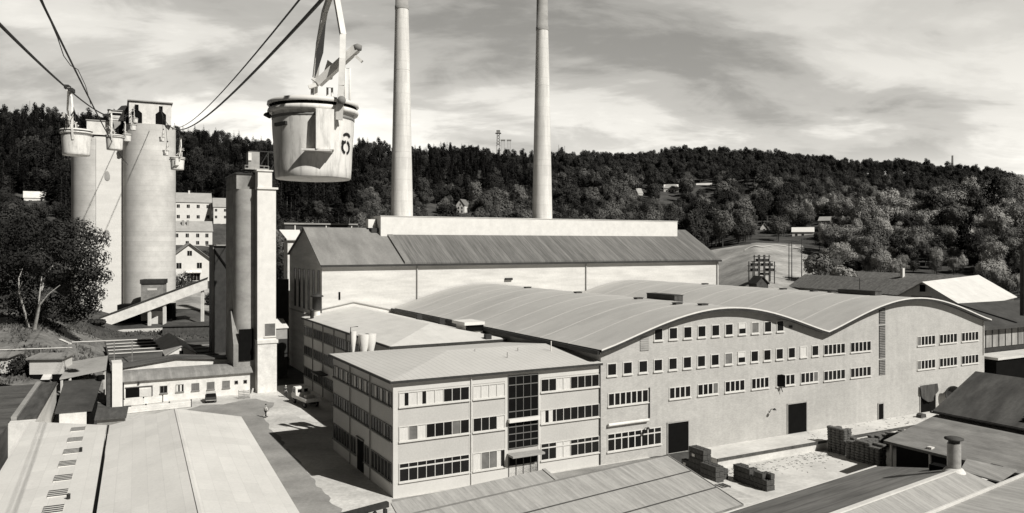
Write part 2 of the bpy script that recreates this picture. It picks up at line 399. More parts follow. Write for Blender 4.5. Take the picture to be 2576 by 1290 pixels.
# ---------------------------------------------------------------- brick hall with two barrel roofs
BH = thing('brick_hall', 'large brick factory hall with two arched barrel roofs and rows of small windows', 'factory hall', W(0, 0), ANG)
A1, A2, A3, BB = 22.8, 56.6, 90.4, 61.6
def arc(x): return 11.9+3.6*max(0, math.sin(math.pi*x))**1.12
def archpts(a0, a1, n=28, dz=0): return [(a0+(a1-a0)*i/n, arc(i/n)+dz) for i in range(n+1)]
mb = MB()
prof = archpts(A1, A2)+archpts(A2, A3)[1:]
mb.prism([(A1, -1.2), (A3, -1.2)]+prof[::-1], 0, BB, 'y')
mb.build('wall', 'brick', BH)
for a0, a1 in ((A1, A2), (A2, A3)):
    mb = MB(); n = 28; e0 = a0-(.45 if a0 == A1 else 0); e1 = a1+(.45 if a1 == A3 else 0)
    lo = [(p, q+.02) for p, q in archpts(a0, a1, n)]; lo[0] = (e0, lo[0][1]-.12 if a0 == A1 else lo[0][1]); lo[-1] = (e1, lo[-1][1]-.12 if a1 == A3 else lo[-1][1])
    for i in range(n):
        (p0, q0), (p1, q1) = lo[i], lo[i+1]
        mb.add([(p0, -.75, q0+.26), (p1, -.75, q1+.26), (p1, BB, q1+.26), (p0, BB, q0+.26)], [(0, 1, 2, 3)], 0, True)
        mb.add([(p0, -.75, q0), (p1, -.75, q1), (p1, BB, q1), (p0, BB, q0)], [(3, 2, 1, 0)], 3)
        mb.hexa([(p0, -.83, q0+.17), (p1, -.83, q1+.17), (p1, -.752, q1+.17), (p0, -.752, q0+.17), (p0, -.83, q0+.33), (p1, -.83, q1+.33), (p1, -.752, q1+.33), (p0, -.752, q0+.33)], 2)
        mb.hexa([(p0, -.80, q0-.10), (p1, -.80, q1-.10), (p1, -.752, q1-.10), (p0, -.752, q0-.10), (p0, -.80, q0+.169), (p1, -.80, q1+.169), (p1, -.752, q1+.169), (p0, -.752, q0+.169)], 3)  # dark strip and underside paint in the shadow band below the roof edge
        for k in range(10):
            b = 5.6+k*6.05
            mb.hexa([(p0, b, q0+.2), (p1, b, q1+.2), (p1, b+.28, q1+.2), (p0, b+.28, q0+.2), (p0, b, q0+.285), (p1, b, q1+.285), (p1, b+.28, q1+.285), (p0, b+.28, q0+.285)], 1)
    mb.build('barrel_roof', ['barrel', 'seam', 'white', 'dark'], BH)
# gutters and flashing
mb = MB(); mb.box(A1-.75, A1-.46, -.5, BB, 11.55, 11.95); mb.build('gutter', 'dark', BH)
mb = MB(); mb.box(A2-.3, A2+.3, -.6, BB, 11.95, 12.26); mb.build('valley_gutter', 'barrel', BH)
def bbox(name, x0, x1, y0, y1, z0, z1, m, par=BH):
    mb = MB(); mb.box(x0, x1, y0, y1, z0, z1); return mb.build(name, m, par)
for (x0, x1, y0, y1) in ((42.4, 43.8, 11.5, 17.2), (73, 74.4, 5, 11.2)):
    mb = MB(); mb.box(x0, x1, y0, y1, 15.3, 16.35, 0); mb.box(x0-.08, x1+.08, y0-.08, y1+.08, 16.351, 16.42, 1); mb.build('roof_monitor', ['woodd', 'tar'], BH)
for a, b in ((39.6, 15.4), (39.7, 3.2), (38.2, 6.0), (73.5, 22), (73.5, 16), (73.6, 12.8), (39.7, 30), (39.7, 45), (73.5, 40)):
    mb = MB(); mb.box(a-.5, a+.5, b-.35, b+.35, 15.6, 15.95, 0); mb.box(a-.56, a+.56, b-.41, b+.41, 15.951, 16.0, 1); mb.build('roof_hatch', ['woodd', 'tar'], BH)
FB = Fac((0, 0, 0), (1, 0, 0), (0, -1, 0))
r1 = 'ddddddhgdd'; r2 = 'ddddddddghddddcd'
for i in range(10):
    a = 30.4+2.06*i; window(BH, FB, a-.62, a+.62, 12.5, 13.85, 1, r1[i], mull=.05, fw=.10)
for i in range(16):
    a = 24.2+2.052*i; window(BH, FB, a-.62, a+.62, 9.15, 10.5, 1, r2[i], fw=.10, label='white covered window' if r2[i] == 'c' else None)
window(BH, FB, 23.7, 29.0, 5.95, 7.35, 7, 'd', mull=.14)
for x0, x1 in ((597, 738), (783, 918), (962, 1092), (1135, 1250), (1298, 1420), (1457, 1572)):
    window(BH, FB, fa(1452.9+.384*x0, 0), fa(1452.9+.384*x1, 0), 5.95, 7.25, 4, 'dddg' if x0 in (783, 1457) else 'd', mull=.15)
for x0, x1, st in ((405, 545, 'ddddd'), (580, 714, 'ddddd'), (1018, 1135, 'gdddd'), (1163, 1278, 'ddddd'), (1307, 1418, 'ddddd')):
    for z0, z1 in ((9.15, 10.45), (5.9, 7.15)):
        window(BH, FB, fa(1915.2+.384*x0, 0), fa(1915.2+.384*x1, 0), z0, z1, 5, st, mull=.15, fw=.07)
window(BH, FB, 23.6, 30.8, 1.2, 3.1, 8, 'd', transom=.5, mull=.12, name='ground_floor_window')
for a0, a1, z1, nm in ((31.7, 34.6, 3.3, 'gateway'), (50.2, 53.4, 3.6, 'gateway'), (66.9, 67.85, 2.05, 'door'), (75.6, 78.9, 3.4, 'gateway')):
    mb = MB(); mb.fbox(FB, a0, a1, .02, z1, 0, .03, 0)
    for s0, s1 in ((a0-.12, a0), (a1, a1+.12)): mb.fbox(FB, s0, s1, .02, z1, 0, .10, 1)
    mb.fbox(FB, a0-.12, a1+.12, z1, z1+.12, 0, .11, 1)
    mb.build(nm, ['black', 'concrete_d'], BH)
mb = MB()
for z0, z1 in ((5.8, 7.8), (8.0, 12.3), (12.5, 14.55)):
    mb.fbox(FB, 67.05, 68.3, z0, z1, 0, .04, 0)
    n = int((z1-z0)/.22)
    for i in range(n): mb.fbox(FB, 67.1, 68.25, z0+.06+i*.22, z0+.17+i*.22, .041, .09, 1)
mb.build('ventilation_louvre', ['dark', 'wood'], BH)
mb = MB()
mb.fbox(FB, 27.9, 29.1, 11.5, 13.0, 0, .05, 0)
for i in range(6): mb.fbox(FB, 27.95, 29.05, 11.56+i*.24, 11.70+i*.24, .051, .09, 1)
mb.build('wall_vent', ['concrete_d', 'concrete_d'], BH)
mb = MB(); mb.fbox(FB, 50.4, 51.0, 12.85, 13.15, 0, .06); mb.build('wall_vent', 'dark', BH)
mb = MB(); mb.tube([(23.6, -.22, 4.05), (28.9, -.22, 4.05)], .17, 10); mb.build('rolled_awning', 'white2', BH)
mb = MB(); mb.tube([(29.12, -.1, 7.5), (29.12, -.1, 4.2)], .07, 6); mb.build('downpipe', 'dark', BH)
mb = MB(); mb.tube([(90.1, -.1, 11.7), (90.1, -.1, 7.0)], .08, 6); mb.build('downpipe', 'white2', BH)
mb = MB(); mb.tube([(49.0, -.1, 5.9), (49.0, -.2, 5.6), (49.0, -.35, 5.3)], .05, 6); mb.build('overflow_pipe', 'dark', BH); mb = MB(); mb.hexa([FB.p(48.95, 5.95, .75), FB.p(49.0, 5.95, .75), FB.p(49.2, 5.95, .08), FB.p(48.4, 5.95, .08), FB.p(48.95, 7.35, .75), FB.p(49.0, 7.35, .75), FB.p(49.2, 7.35, .08), FB.p(48.4, 7.35, .08)]); mb.build('open_casement', 'black', BH)
for a, z in ((28.4, 3.35), (47.2, 3.5)):
    mb = MB(); mb.tube([(a, 0, z-.6), (a, -.25, z-.1), (a, -.7, z)], .04, 6, 0); mb.lathe([(.02, z+.12), (.1, z+.05), (.24, z-.12)], 12, a, -.78, 0); mb.build('wall_lamp', 'dark', BH)
# tarpaulin hung over the right hand gateway, flared duct beside it
mb = MB(); n = 12; vs = []
for j in range(n+1):
    for i in range(n+1):
        x = i/n; y = j/n
        vs.append((75.3+3.8*x, -.25-.12*math.sin(x*19+y*2)*(.3+y)-.15*math.sin(math.pi*x)*y, 3.75-y*(1.0+1.35*math.sin(math.pi*min(1, x*1.05))**.8)))
fs = [(j*(n+1)+i, j*(n+1)+i+1, (j+1)*(n+1)+i+1, (j+1)*(n+1)+i) for j in range(n) for i in range(n)]
mb.add(vs, fs, 0, True); mb.add([(a, b+.03, c) for a, b, c in vs], [f[::-1] for f in fs], 0, True)
tp = mb.build('tarpaulin', 'tarp', None, W(0, 0), ANG); tag(tp, 'dark tarpaulin draped across a gateway of the brick hall', 'tarpaulin')
mb = MB(); mb.lathe([(.35, 0), (.45, .5), (.7, 1.0), (1.15, 1.5), (1.1, 1.52), (.6, 1.0)], 20, 0, 0, 0)
for i, v in enumerate(mb.v): mb.v[i] = (v[0], -v[2], v[1])
fn = mb.build('flared_duct', 'dark', None, W(81.6, 0, 2.3), ANG+R(-28)); tag(fn, 'black flared duct mouth on the brick wall beside the tarpaulin', 'duct')
# loading dock along the hall
dk = thing('loading_dock', 'long pale loading dock in front of the brick hall', 'loading dock', W(0, 0), ANG)
mb = MB(); mb.box(35, 84, -4.3, -.02, -1.2, 0); mb.build('deck', 'sand', dk)
mb = MB(); mb.box(34.9, 84, -4.42, -4.301, -.22, .06); mb.build('edge_beam', 'woodd', dk)

# ---------------------------------------------------------------- office building
OF = thing('office_building', 'three storey office block with hipped sheet roof, ribbon windows and glazed stairwell', 'office building', W(0, 0), ANG)
OW, OD, OE = 22.74, 19.4, 10.55
mb = MB(); mb.box(0, OW, 0, OD, -.3, OE, 0)
mb.build('wall', 'plaster', OF)
mb = MB()
for z0, z1 in ((-.2, 1.3), (9.62, OE-.02)):
    mb.box(-.03, OW-.05, -.03, -.001, z0, z1)
mb.box(-.03, .42, -.035, -.001, 1.301, 9.619); mb.box(7.6, 7.96, -.035, -.001, 1.301, 9.619); mb.box(22.55, OW-.05, -.035, -.001, 1.301, 9.619)
mb.box(11.45, 11.78, -.035, -.001, 1.301, 9.619); mb.box(15.18, 15.5, -.035, -.001, 1.301, 9.619)
mb.build('wall_band', 'plasterband', OF)
mb = MB(); e = .38; zr = 11.62
mb.slab([(-e, -e, OE+.14), (OW, -e, OE+.14), (OW, OD/2, zr), (OD/2, OD/2, zr)], .14)
mb.slab([(-e, OD+e, OE+.14), (-e, -e, OE+.14), (OD/2, OD/2, zr)], .14)
mb.slab([(OW, OD+e, OE+.14), (-e, OD+e, OE+.14), (OD/2, OD/2, zr), (OW, OD/2, zr)], .14)
mb.build('roof', 'oroof', OF)
mb = MB(); mb.box(-e-.1, OW, -e-.1, -e-.002, OE-.12, OE+.10); mb.box(-e-.1, -e-.002, -e, OD+e, OE-.12, OE+.10); mb.build('gutter', 'dark', OF)
FO = Fac((0, 0, 0), (1, 0, 0), (0, -1, 0)); FOl = Fac((0, 0, 0), (0, 1, 0), (-1, 0, 0))
k = dict(dep=.09, fw=.06, mull=.055)
window(OF, FO, .53, 7.59, 8.2, 9.5, 8, 'HcHccddd', **k); window(OF, FO, 7.97, 11.44, 8.2, 9.5, 4, 'cccc', **k)
window(OF, FO, .53, 7.59, 5.05, 6.4, 8, 'cgcdddgd', **k); window(OF, FO, 7.97, 11.44, 5.05, 6.4, 4, 'dddc', **k)
window(OF, FO, .53, 7.59, 1.35, 3.05, 8, 'd', transom=.42, **k); window(OF, FO, 7.97, 11.44, 1.35, 3.05, 4, 'cggH', **k)
window(OF, FO, 15.5, 22.55, 8.2, 9.5, 8, 'ddccdddd', **k); window(OF, FO, 15.5, 22.55, 5.05, 6.4, 8, 'HHdddddd', **k)
window(OF, FO, 15.5, 22.55, 1.35, 3.05, 8, 'ddccdddd', transom=.42, **k)
# stairwell glazing and entrance
mb = MB(); mb.fbox(FO, 11.79, 15.17, 3.0, 10.1, 0, .04, 0)
for i in range(5): s = 11.79+i*.845; mb.fbox(FO, s-.03, s+.03, 3.0, 10.1, .041, .10, 1)
for z in (3.0, 3.7, 4.4, 5.1, 6.6, 7.9, 9.2, 10.05): mb.fbox(FO, 11.79, 15.17, z-.04, z+.04, .041, .12, 1)
sw = mb.build('stairwell_glazing', ['black', 'muntin'], OF)
mb = MB(); mb.fbox(FO, 11.7, 15.2, 5.6, 5.95, .121, .5); mb.build('balcony_slab', 'white', OF)
mb = MB(); mb.fbox(FO, 11.65, 15.25, 2.35, 2.55, .05, 1.3); mb.build('entrance_canopy', 'concrete_d', OF)
mb = MB(); mb.fbox(FO, 11.79, 15.17, .02, 2.33, 0, .03, 0)
for i in range(5): s = 11.85+i*.82; mb.fbox(FO, s-.04, s+.04, .02, 2.33, .031, .09, 1)
mb.build('entrance_door', ['black', 'muntin'], OF)
for a in (7.78, 22.62):
    mb = MB(); mb.tube([(a, -.12, OE-.1), (a, -.12, 0)], .06, 6); mb.build('downpipe', 'white2' if a < 20 else 'dark', OF)
for z0, z1, st in ((8.2, 9.5, 'dcdcdcg'), (5.05, 6.4, 'ddgdd')):
    for b0, b1 in ((.33, 6.1), (6.55, 12.7), (12.95, 19.2)): window(OF, FOl, b0, b1, z0, z1, 7, st, frame='framed', **k)
for b0, b1, n in ((.33, 6.1, 6), (6.55, 8.2, 2), (10.9, 12.7, 2), (12.95, 19.2, 6)): window(OF, FOl, b0, b1, 1.35, 3.05, n, 'd', frame='framed', **k)
mb = MB(); mb.fbox(FOl, 8.5, 10.6, .05, 3.3, 0, .04, 0); mb.fbox(FOl, 8.4, 10.7, 3.301, 3.42, 0, .2, 1); mb.build('side_door', ['black', 'framed'], OF)
for b in (6.3, 12.82):
    mb = MB(); mb.tube([(-.12, b, OE-.1), (-.12, b, 0)], .06, 6); mb.build('downpipe', 'framed', OF)
mb = MB(); mb.tube([(20.4, 6.0, 10.8), (20.4, 6.0, 12.4)], .06, 6); mb.build('roof_mast', 'white', OF)
for x, y in ((14.2, 4.6), (12.3, 8.4), (16.9, 7.2)):
    mb = MB(); mb.tube([(x, y, 10.9), (x, y, 11.75)], .05, 6); mb.build('vent_pipe', 'steel', OF)

# ---------------------------------------------------------------- office wing running back to the big hall
WG = thing('office_wing', 'long low office wing with pale felt roof between the office block and the big hall', 'office wing', W(0, 0), ANG)
wx0, wx1, wy0, wy1, we = 7.2, 22.2, 19.9, 61.9, 10.95
mb = MB(); mb.box(wx0, wx1, wy0, wy1, -.3, we); mb.build('wall', 'plaster', WG)
mb = MB(); xm = 15.6; zr = 12.5
mb.slab([(wx0-.4, wy1, we+.15), (wx0-.4, wy0-.2, we+.15), (xm, wy0+9, zr), (xm, wy1, zr)], .15)
mb.slab([(wx0-.4, wy0-.2, we+.15), (wx1, wy0-.2, we+.15), (xm, wy0+9, zr)], .15)
mb.slab([(wx1, wy0-.2, we+.15), (wx1, wy1, we+.15), (xm, wy1, zr), (xm, wy0+9, zr)], .15)
mb.build('roof', 'annexroof', WG)
mb = MB(); mb.box(wx0-.52, wx0-.402, wy0-.2, wy1, we-.12, we+.12); mb.box(wx0-.4, wx1, wy0-.32, wy0-.202, we-.12, we+.12); mb.build('gutter', 'dark', WG)
mb = MB(); mb.beam((wx0, wy1-.06, we+.75), (xm, wy1-.06, zr+.75), .1, .12); mb.beam((xm, wy1-.06, zr+.75), (wx1, wy1-.06, we+.75), .1, .12); mb.build('flashing', 'concrete_d', WG)
FWl = Fac((wx0, 0, 0), (0, 1, 0), (-1, 0, 0))
for i in range(7):
    b0 = 20.3+i*5.95
    for z0, z1 in ((8.3, 9.8), (5.1, 6.6), (1.6, 3.2)): window(WG, FWl, b0+.2, b0+5.6, z0, z1, 5, 'd', frame='framed')
    mb = MB(); mb.tube([(wx0-.1, b0, we-.1), (wx0-.1, b0, 0)], .07, 6); mb.build('downpipe', 'framed', WG)
mb = MB(); mb.fbox(FWl, 47.5, 51.5, 3.55, 3.75, 0, 1.5, 0); mb.build('door_canopy', 'dark', WG)
mb = MB(); mb.box(19.6, 22.1, 26.2, 29.2, 11.0, 12.35, 0); mb.box(19.2, 22.15, 25.7, 29.7, 12.351, 12.75, 1); mb.box(19.59, 22.11, 26.0, 26.19, 11.5, 12.35, 2); mb.build('roof_cupola', ['white', 'white', 'black'], WG)
for x, y in ((19.4, 19.9), (20.3, 45.0), (21.0, 38.0)):
    mb = MB(); mb.box(x, x+.8, y, y+.6, 11.0, 11.75 if y < 30 else 12.2); mb.build('roof_vent', 'dark', WG)
mb = MB(); mb.lathe([(.55, 11.0), (.55, 12.3)], 14, 8.9, 60.2, 0); mb.lathe([(.75, 12.3), (.75, 14.4), (1.05, 14.45), (1.05, 14.6), (.3, 15.0)], 16, 8.9, 60.2, 1); mb.build('roof_ventilator', ['white', 'dark'], WG)
mb = MB(); mb.lathe([(.3, 10.9), (.3, 12.4), (.4, 12.45), (.1, 12.7)], 12, 7.4, 57.5, 0); mb.build('vent_pipe', 'dark', WG)
for x, zt, w, lab in ((2.9, 12.9, .55, 'slim white ventilation duct behind the office roof'), (4.6, 12.5, 1.0, 'wide white twin ventilation duct behind the office roof')):
    t = thing('ventilation_duct', lab, 'duct', W(x, 21.4), ANG); mb = MB()
    for dx in ((0,) if w < .8 else (-.42, .42)):
        mb.lathe([(.42*w+.08, 0), (.42*w+.04, zt-4.2), (.28*w, zt-2.4), (.56*w+.06, zt-.9), (.58*w+.08, zt)], 12, dx, 0, 0)
    mb.build('flue', 'white', t)
    mb = MB(); mb.tube([(-.5*w-.1, -.3, zt-1.5), (-.5*w-.1, -.3, zt+.5), (.5, -.3, zt+.55)] if w < .8 else [(-.95, -.3, zt-1.4), (-.95, -.3, zt)], .05, 5); mb.build('bracket', 'dark', t)

# ---------------------------------------------------------------- big hall with ridge monitor
HL = thing('kiln_hall', 'huge whitewashed hall with dark pitched roof and long white box along its ridge', 'factory hall', W(0, 0), ANG)
hx0, hx1, hy0, hyr, hy1 = 10.2, 97.4, 62.0, 73.2, 85.0
he, hr, hb = 19.7, 25.9, 21.2
mb = MB(); mb.prism([(hy0, -.3), (hy1, -.3), (hy1, hb), (hyr, hr-.05), (hy0, he)], hx0, hx1, 'x', 0)
hw = mb.build('wall', ['hallwall'], HL)
mb = MB(); kf = (hr-he)/(hyr-hy0)
def hroof(x0, x1, up, m):
    mb.slab([(x0, hy0-.5, he-.5*kf+up), (x1, hy0-.5, he-.5*kf+up), (x1, hyr, hr+up), (x0, hyr, hr+up)], .2+up-.1, m)
    mb.slab([(x0, hyr, hr+up), (x1, hyr, hr+up), (x1, hy1+.4, hb+up-.13), (x0, hy1+.4, hb+up-.13)], .2+up-.1, m)
hroof(hx0-.35, 24.6, .12, 0); hroof(25.6, hx1+.35, .42, 1); hroof(24.6, 25.6, .5, 2)
mb.build('roof', ['hallroof2', 'hallroof', 'hallroof2'], HL)
mb = MB(); mb.box(hx0-.3, hx1+.3, hy0-.75, hy0-.52, he-.5, he-.15); mb.build('gutter', 'dark', HL)
mx0, mx1 = 23.3, 93.0
mb = MB(); mb.box(mx0, mx1, 70.4, 76.2, 24.0, 28.1, 0); mb.build('ridge_box', 'white', HL)
mb = MB(); mb.box(mx0-.1, mx1+.1, 70.3, 76.3, 28.101, 28.22, 0); mb.build('ridge_box_roof', 'annexroof', HL)
mb = MB(); mb.box(21.6, 23.0, 72.4, 74.0, 26.0, 27.6, 0); mb.box(21.9, 23.29, 71.4, 76, 25.2, 26.0, 1); mb.build('roof_hut', ['white', 'dark'], HL)
for a in (27.0, 62.6, 96.9):
    mb = MB(); mb.tube([(a, 61.85, he-.3), (a, 61.85, 11.0)], .12, 6); mb.build('downpipe', 'concrete_d', HL)
FHl = Fac((hx0, 0, 0), (0, 1, 0), (-1, 0, 0))
for i in range(6): window(HL, FHl, 63.2+i*3.3, 64.6+i*3.3, 11.5, 18.6, 1, 'd', frame='framed', sill=False, name='tall_window')
mb = MB(); mb.box(hx0-.06, hx0-.001, hy0+.2, hy1-.2, 10.6, 10.9); mb.build('string_course', 'concrete_d', HL)
mb = MB(); mb.box(13.0, 13.3, 61.93, 61.999, 13.7, 15.0); mb.build('slit_window', 'black', HL)
mb = MB(); mb.box(44.5, 46.0, 61.6, 61.999, 16.3, 16.7); mb.build('wall_vent', 'dark', HL)
# the two chimneys
for (u, b, lab) in ((1010.5, 78.5, 'tall tapering pale chimney, the left one of the pair'), (1363.5, 78.5, 'tall tapering pale chimney, the right one of the pair')):
    t = thing('factory_chimney', lab, 'chimney', W(fa(u, b), b), ANG, 'chimneys on the big hall')
    zs = [(2.26, 0), (2.18, 28), (1.72, 50), (1.30, 69)]
    mb = MB(); mb.lathe(zs, 32, 0, 0, 0); mb.build('shaft', 'chimney', t)
    mb = MB(); mb.lathe([(1.36, 69.001), (1.36, 69.7), (1.27, 69.75), (1.12, 84), (1.3, 84.1), (1.3, 84.9)], 32, 0, 0, 0); mb.build('upper_shaft', 'concrete_d', t)
    mb = MB()
    for z in (12, 41.0, 57.0):
        r = 2.26-.08*z/28 if z < 28 else 2.18-.46*(z-28)/22 if z < 50 else 1.72-.42*(z-50)/19
        mb.lathe([(r-.02, z), (r+.02, z+.01), (r+.02, z+.07), (r-.02, z+.08)], 32, 0, 0, 0)
    mb.build('iron_band', 'concrete', t)
# ---------------------------------------------------------------- the pair of big silos
def silo(u, vtop, r, Yc, lab):
    c = pY(u, vtop, Yc); t = thing('silo', lab, 'silo', (c.x, c.y, 0), 0, 'big concrete silos under the cableway')
    H = CH-(vtop-VH)*(Yc-r)/FL
    mb = MB(); mb.lathe([(r, 1.0), (r, H)], 64, 0, 0, 0); mb.build('shaft', 'concrete', t)
    return t, c, H
s1, c1, H1 = silo(249, 342, 6.15, 200, 'left concrete silo, the lower one, partly behind the birch trees')
mb = MB(); mb.box(-.55, 5.45, -6.28, -2.0, 1, H1-.4); ce, se = math.cos(ANG-R(2)), math.sin(ANG-R(2)); mb.v = [(p[0]*ce-p[1]*se, p[0]*se+p[1]*ce, p[2]) for p in mb.v]
mb.build('stair_shaft', 'render', s1)
for z in (H1-10.0, H1-24.5):
    mb = MB(); mb.lathe([(.02, 0), (.62, .01), (.55, .02), (.02, .025)], 18); mb.v = [(p[0]+1.9, -6.28-p[2], p[1]*(1.9 if p[1] < 0 else 3.2)*.8+z) for p in mb.v]; mb.v = [(p[0]*ce-p[1]*se, p[0]*se+p[1]*ce, p[2]) for p in mb.v]
    mb.build('rusty_patch', 'concrete_d', s1)
s2, c2, H2 = silo(376, 310, 6.1, 200, 'right concrete silo carrying the white cableway house')
FA2 = ANG-R(2)
def local_box(par, cx, cy, rot, x0, x1, y0, y1, z0, z1, name, m, extra=None):
    mb = MB(); mb.box(x0, x1, y0, y1, z0, z1); 
    ce, se = math.cos(rot), math.sin(rot); mb.v = [(cx+p[0]*ce-p[1]*se, cy+p[0]*se+p[1]*ce, p[2]) for p in mb.v]
    return mb.build(name, m, par)
# head house with its two keyhole openings
hh = thing('cableway_house', 'white cableway house with two black keyhole openings on top of the right silo', 'cableway house', (c2.x, c2.y, H2), FA2)
w2 = 4.75; d0 = -5.6; op = []
for cx in (-3.05, 2.35):
    op.append([(cx-1.2, 0.1), (cx+1.2, 0.1), (cx+1.2, 2.5), (cx+.45, 3.2), (cx+.42, 4.55), (cx-.42, 4.55), (cx-.45, 3.2), (cx-1.2, 2.5)])
mb = MB()
mb.box(-w2, w2, d0+.3, 5.0, 0, 5.2, 0)
segs = [(-w2, op[0][0][0]), (op[0][1][0], op[1][0][0]), (op[1][1][0], w2)]
for a, b in segs: mb.box(a, b, d0, d0+.299, 0, 5.2, 0)
for q in op:
    cx = (q[0][0]+q[1][0])/2
    mb.box(q[0][0], q[1][0], d0, d0+.299, 4.55, 5.2, 0)
    for sg in (-1, 1): mb.prism([(cx+sg*1.2, 2.5), (cx+sg*1.2, 4.549), (cx+sg*.43, 4.549), (cx+sg*.43, 3.2)], d0, d0+.299, 'y', 0)
mb.build('wall', 'white2', hh)
for q in op:
    mb = MB(); mb.box(q[0][0]+.01, q[1][0]-.01, d0+.2, d0+.298, .1, 4.5, 0); mb.build('cable_opening', 'black', hh)
mb = MB(); mb.box(-w2-.35, w2+.35, d0-.45, 5.3, 5.35, 5.6); mb.box(-w2+.3, w2-.3, d0+.3, 4.6, 5.201, 5.349); mb.build('roof', 'concrete_d', hh)
mb = MB(); mb.box(w2+.02, w2+.7, -3.5, 1.5, -.5, -.1); mb.build('ledge', 'concrete', hh)
# machine house on the left silo, cabin between the two
mh = thing('machine_house', 'white box house on top of the left silo', 'machine house', (c1.x, c1.y, H1), FA2)
mb = MB(); mb.box(-2.6, 2.75, -5.2, 3.5, .55, 3.9, 0); mb.build('wall', 'white2', mh)
mb = MB(); mb.box(-2.8, 2.95, -5.4, 3.7, 3.9, 4.15); mb.build('roof', 'concrete_d', mh)
mb = MB(); mb.box(-2.4, 2.5, -5.0, 3.3, 0, .549); mb.build('plinth', 'black', mh)
cb = thing('control_cabin', 'small pale cabin with a slot window braced between the two silos', 'cabin', pY(294, 304, 196.5), FA2)
mb = MB(); mb.box(-1.75, 1.6, -1.2, 2.0, 0, 2.3, 0); mb.build('wall', 'white2', cb)
mb = MB(); mb.box(-2.0, 1.8, -1.45, 2.3, 2.3, 2.5); mb.build('roof', 'concrete_d', cb)
mb = MB(); mb.fbox(Fac((-1.75, -1.2, 0), (1, 0, 0), (0, -1, 0)), .75, 2.7, 1.2, 1.8, 0, .05); mb.build('window', 'black', cb)
mb = MB(); mb.prism([(-1.7, 0), (1.55, 0), (-1.3, -3.2)], -1.1, 1.0, 'y', 0); mb.build('bracket', 'concrete_d', cb)
mb = MB(); mb.beam((1.3, -.9, -.1), (1.3, -.9, -5), .5, .5); mb.beam((1.5, -.5, -4), (-1.6, -.5, -4), .4, .6); mb.build('strut', 'black', cb)
hd = thing('chute_hood', 'dark sloping hood of a chute behind the small cabin on the silos', 'chute', pY(312, 300, 203), FA2)
mb = MB(); mb.prism([(-2.2, 0), (1.6, 0), (1.6, 3.0), (.4, 3.4), (-.6, 3.2), (-2.2, 1.4)], -1.5, 1.5, 'y', 0); mb.build('hood', 'dark', hd)
mb = MB(); mb.beam((0, 0, 0), (0, 0, -12), 2.5, 2.0); mb.build('chute', 'dark', hd)

# ---------------------------------------------------------------- conveyor gallery from the ground to the dark tower
cg = thing('conveyor_gallery', 'sloping enclosed white conveyor gallery rising to the right in front of the silos', 'conveyor', (0, 0, 0))
p0 = pY(252, 812, 181); p1 = pY(522, 712, 189)
mb = MB(); d = (p1-p0); n2 = Vector((d.y, -d.x, 0)).normalized()
def along(k, up, q): return p0+d*k+Vector((0, 0, up))+n2*q
mb.hexa([along(0, -1.3, 1.3), along(1, -1.3, 1.3), along(1, -1.3, -1.3), along(0, -1.3, -1.3), along(0, 1.2, 1.3), along(1, 1.2, 1.3), along(1, 1.2, -1.3), along(0, 1.2, -1.3)])
mb.build('gallery', 'white2', cg)
mb = MB(); mb.hexa([along(-.005, 1.21, 1.6), along(1.005, 1.21, 1.6), along(1.005, 1.21, -1.6), along(-.005, 1.21, -1.6), along(-.005, 1.38, 1.6), along(1.005, 1.38, 1.6), along(1.005, 1.38, -1.6), along(-.005, 1.38, -1.6)]); mb.build('roof', 'dark', cg)
for k in (.46, .6, .96):
    q = along(k, -1.3, 0); mb = MB(); mb.box(q.x-.3, q.x+.3, q.y-.9, q.y-.3, 0, q.z-.05); mb.build('support', 'white2', cg)
q = pY(388, 762, 188.6)
ch = thing('gallery_hut', 'grey wooden hut with slot window and dark roof standing on the conveyor gallery', 'hut', (q.x, q.y, 0), R(14))
zt = CH-(704-VH)*186.4/FL
mb = MB(); mb.box(-2.5, 2.35, -2.2, 2.2, 5, zt-.9, 0); mb.build('wall', 'wood', ch)
mb = MB(); mb.box(-2.7, 2.55, -2.45, 2.45, zt-.9, zt+.1); mb.build('roof', 'dark', ch)
mb = MB(); mb.fbox(Fac((-2.5, -2.2, 0), (1, 0, 0), (0, -1, 0)), 1.4, 3.5, zt-2.45, zt-1.95, 0, .06, 0); mb.build('window', 'curtain', ch)
q = pY(395, 832, 186); uh = thing('loading_pit', 'dark loading pit with a white pier under the conveyor gallery', 'loading pit', (q.x, q.y, q.z), R(12))
mb = MB(); mb.box(-9.5, 2.6, 3.2, 8, -2, 6.0, 0); mb.build('back_wall', 'black', uh)
mb = MB(); mb.box(-1.4, 1.5, .4, 2.4, -2, 4.6); mb.build('pier', 'white2', uh)
q = pY(330, 826, 178); rw = sheet('terrace', [pY(215, 815, 179), pY(225, 832, 174), pY(432, 838, 177), pY(438, 820, 186)][::1], 3.8, 'sand', 3)

# ---------------------------------------------------------------- elevator tower with the white shaft
et = thing('elevator_tower', 'tall tower with sunlit white shaft, dark round bins and small cabin on top', 'tower', W(0, 0), ANG)
b0 = 58.2; au0 = fa(647.5, b0); au1 = fa(694.0, b0)
zc = fz(475, au0, b0); zt = fz(430, au0, b0); zl = fz(856, au0, b0)
mb = MB(); mb.box(au0, au1, b0, b0+4.4, zl, zc, 0); mb.build('shaft', 'white', et)
mb = MB(); mb.box(au0-.05, au1+.05, b0-.35, b0+4.6, -.3, zl-.5, 0); mb.box(au0-.1, au1+.25, b0-.5, b0+4.6, zl-.5, zl-.001, 0); mb.build('base', 'white2', et)
mb = MB(); mb.box(au0-.05, au1+.3, b0-.25, b0+4.5, zc, zc+.3, 0); mb.build('cornice', 'white', et)
mb = MB(); mb.box(au0+.05, au1-.6, b0, b0+4.2, zc+.301, zt, 0); mb.build('head', 'white', et)
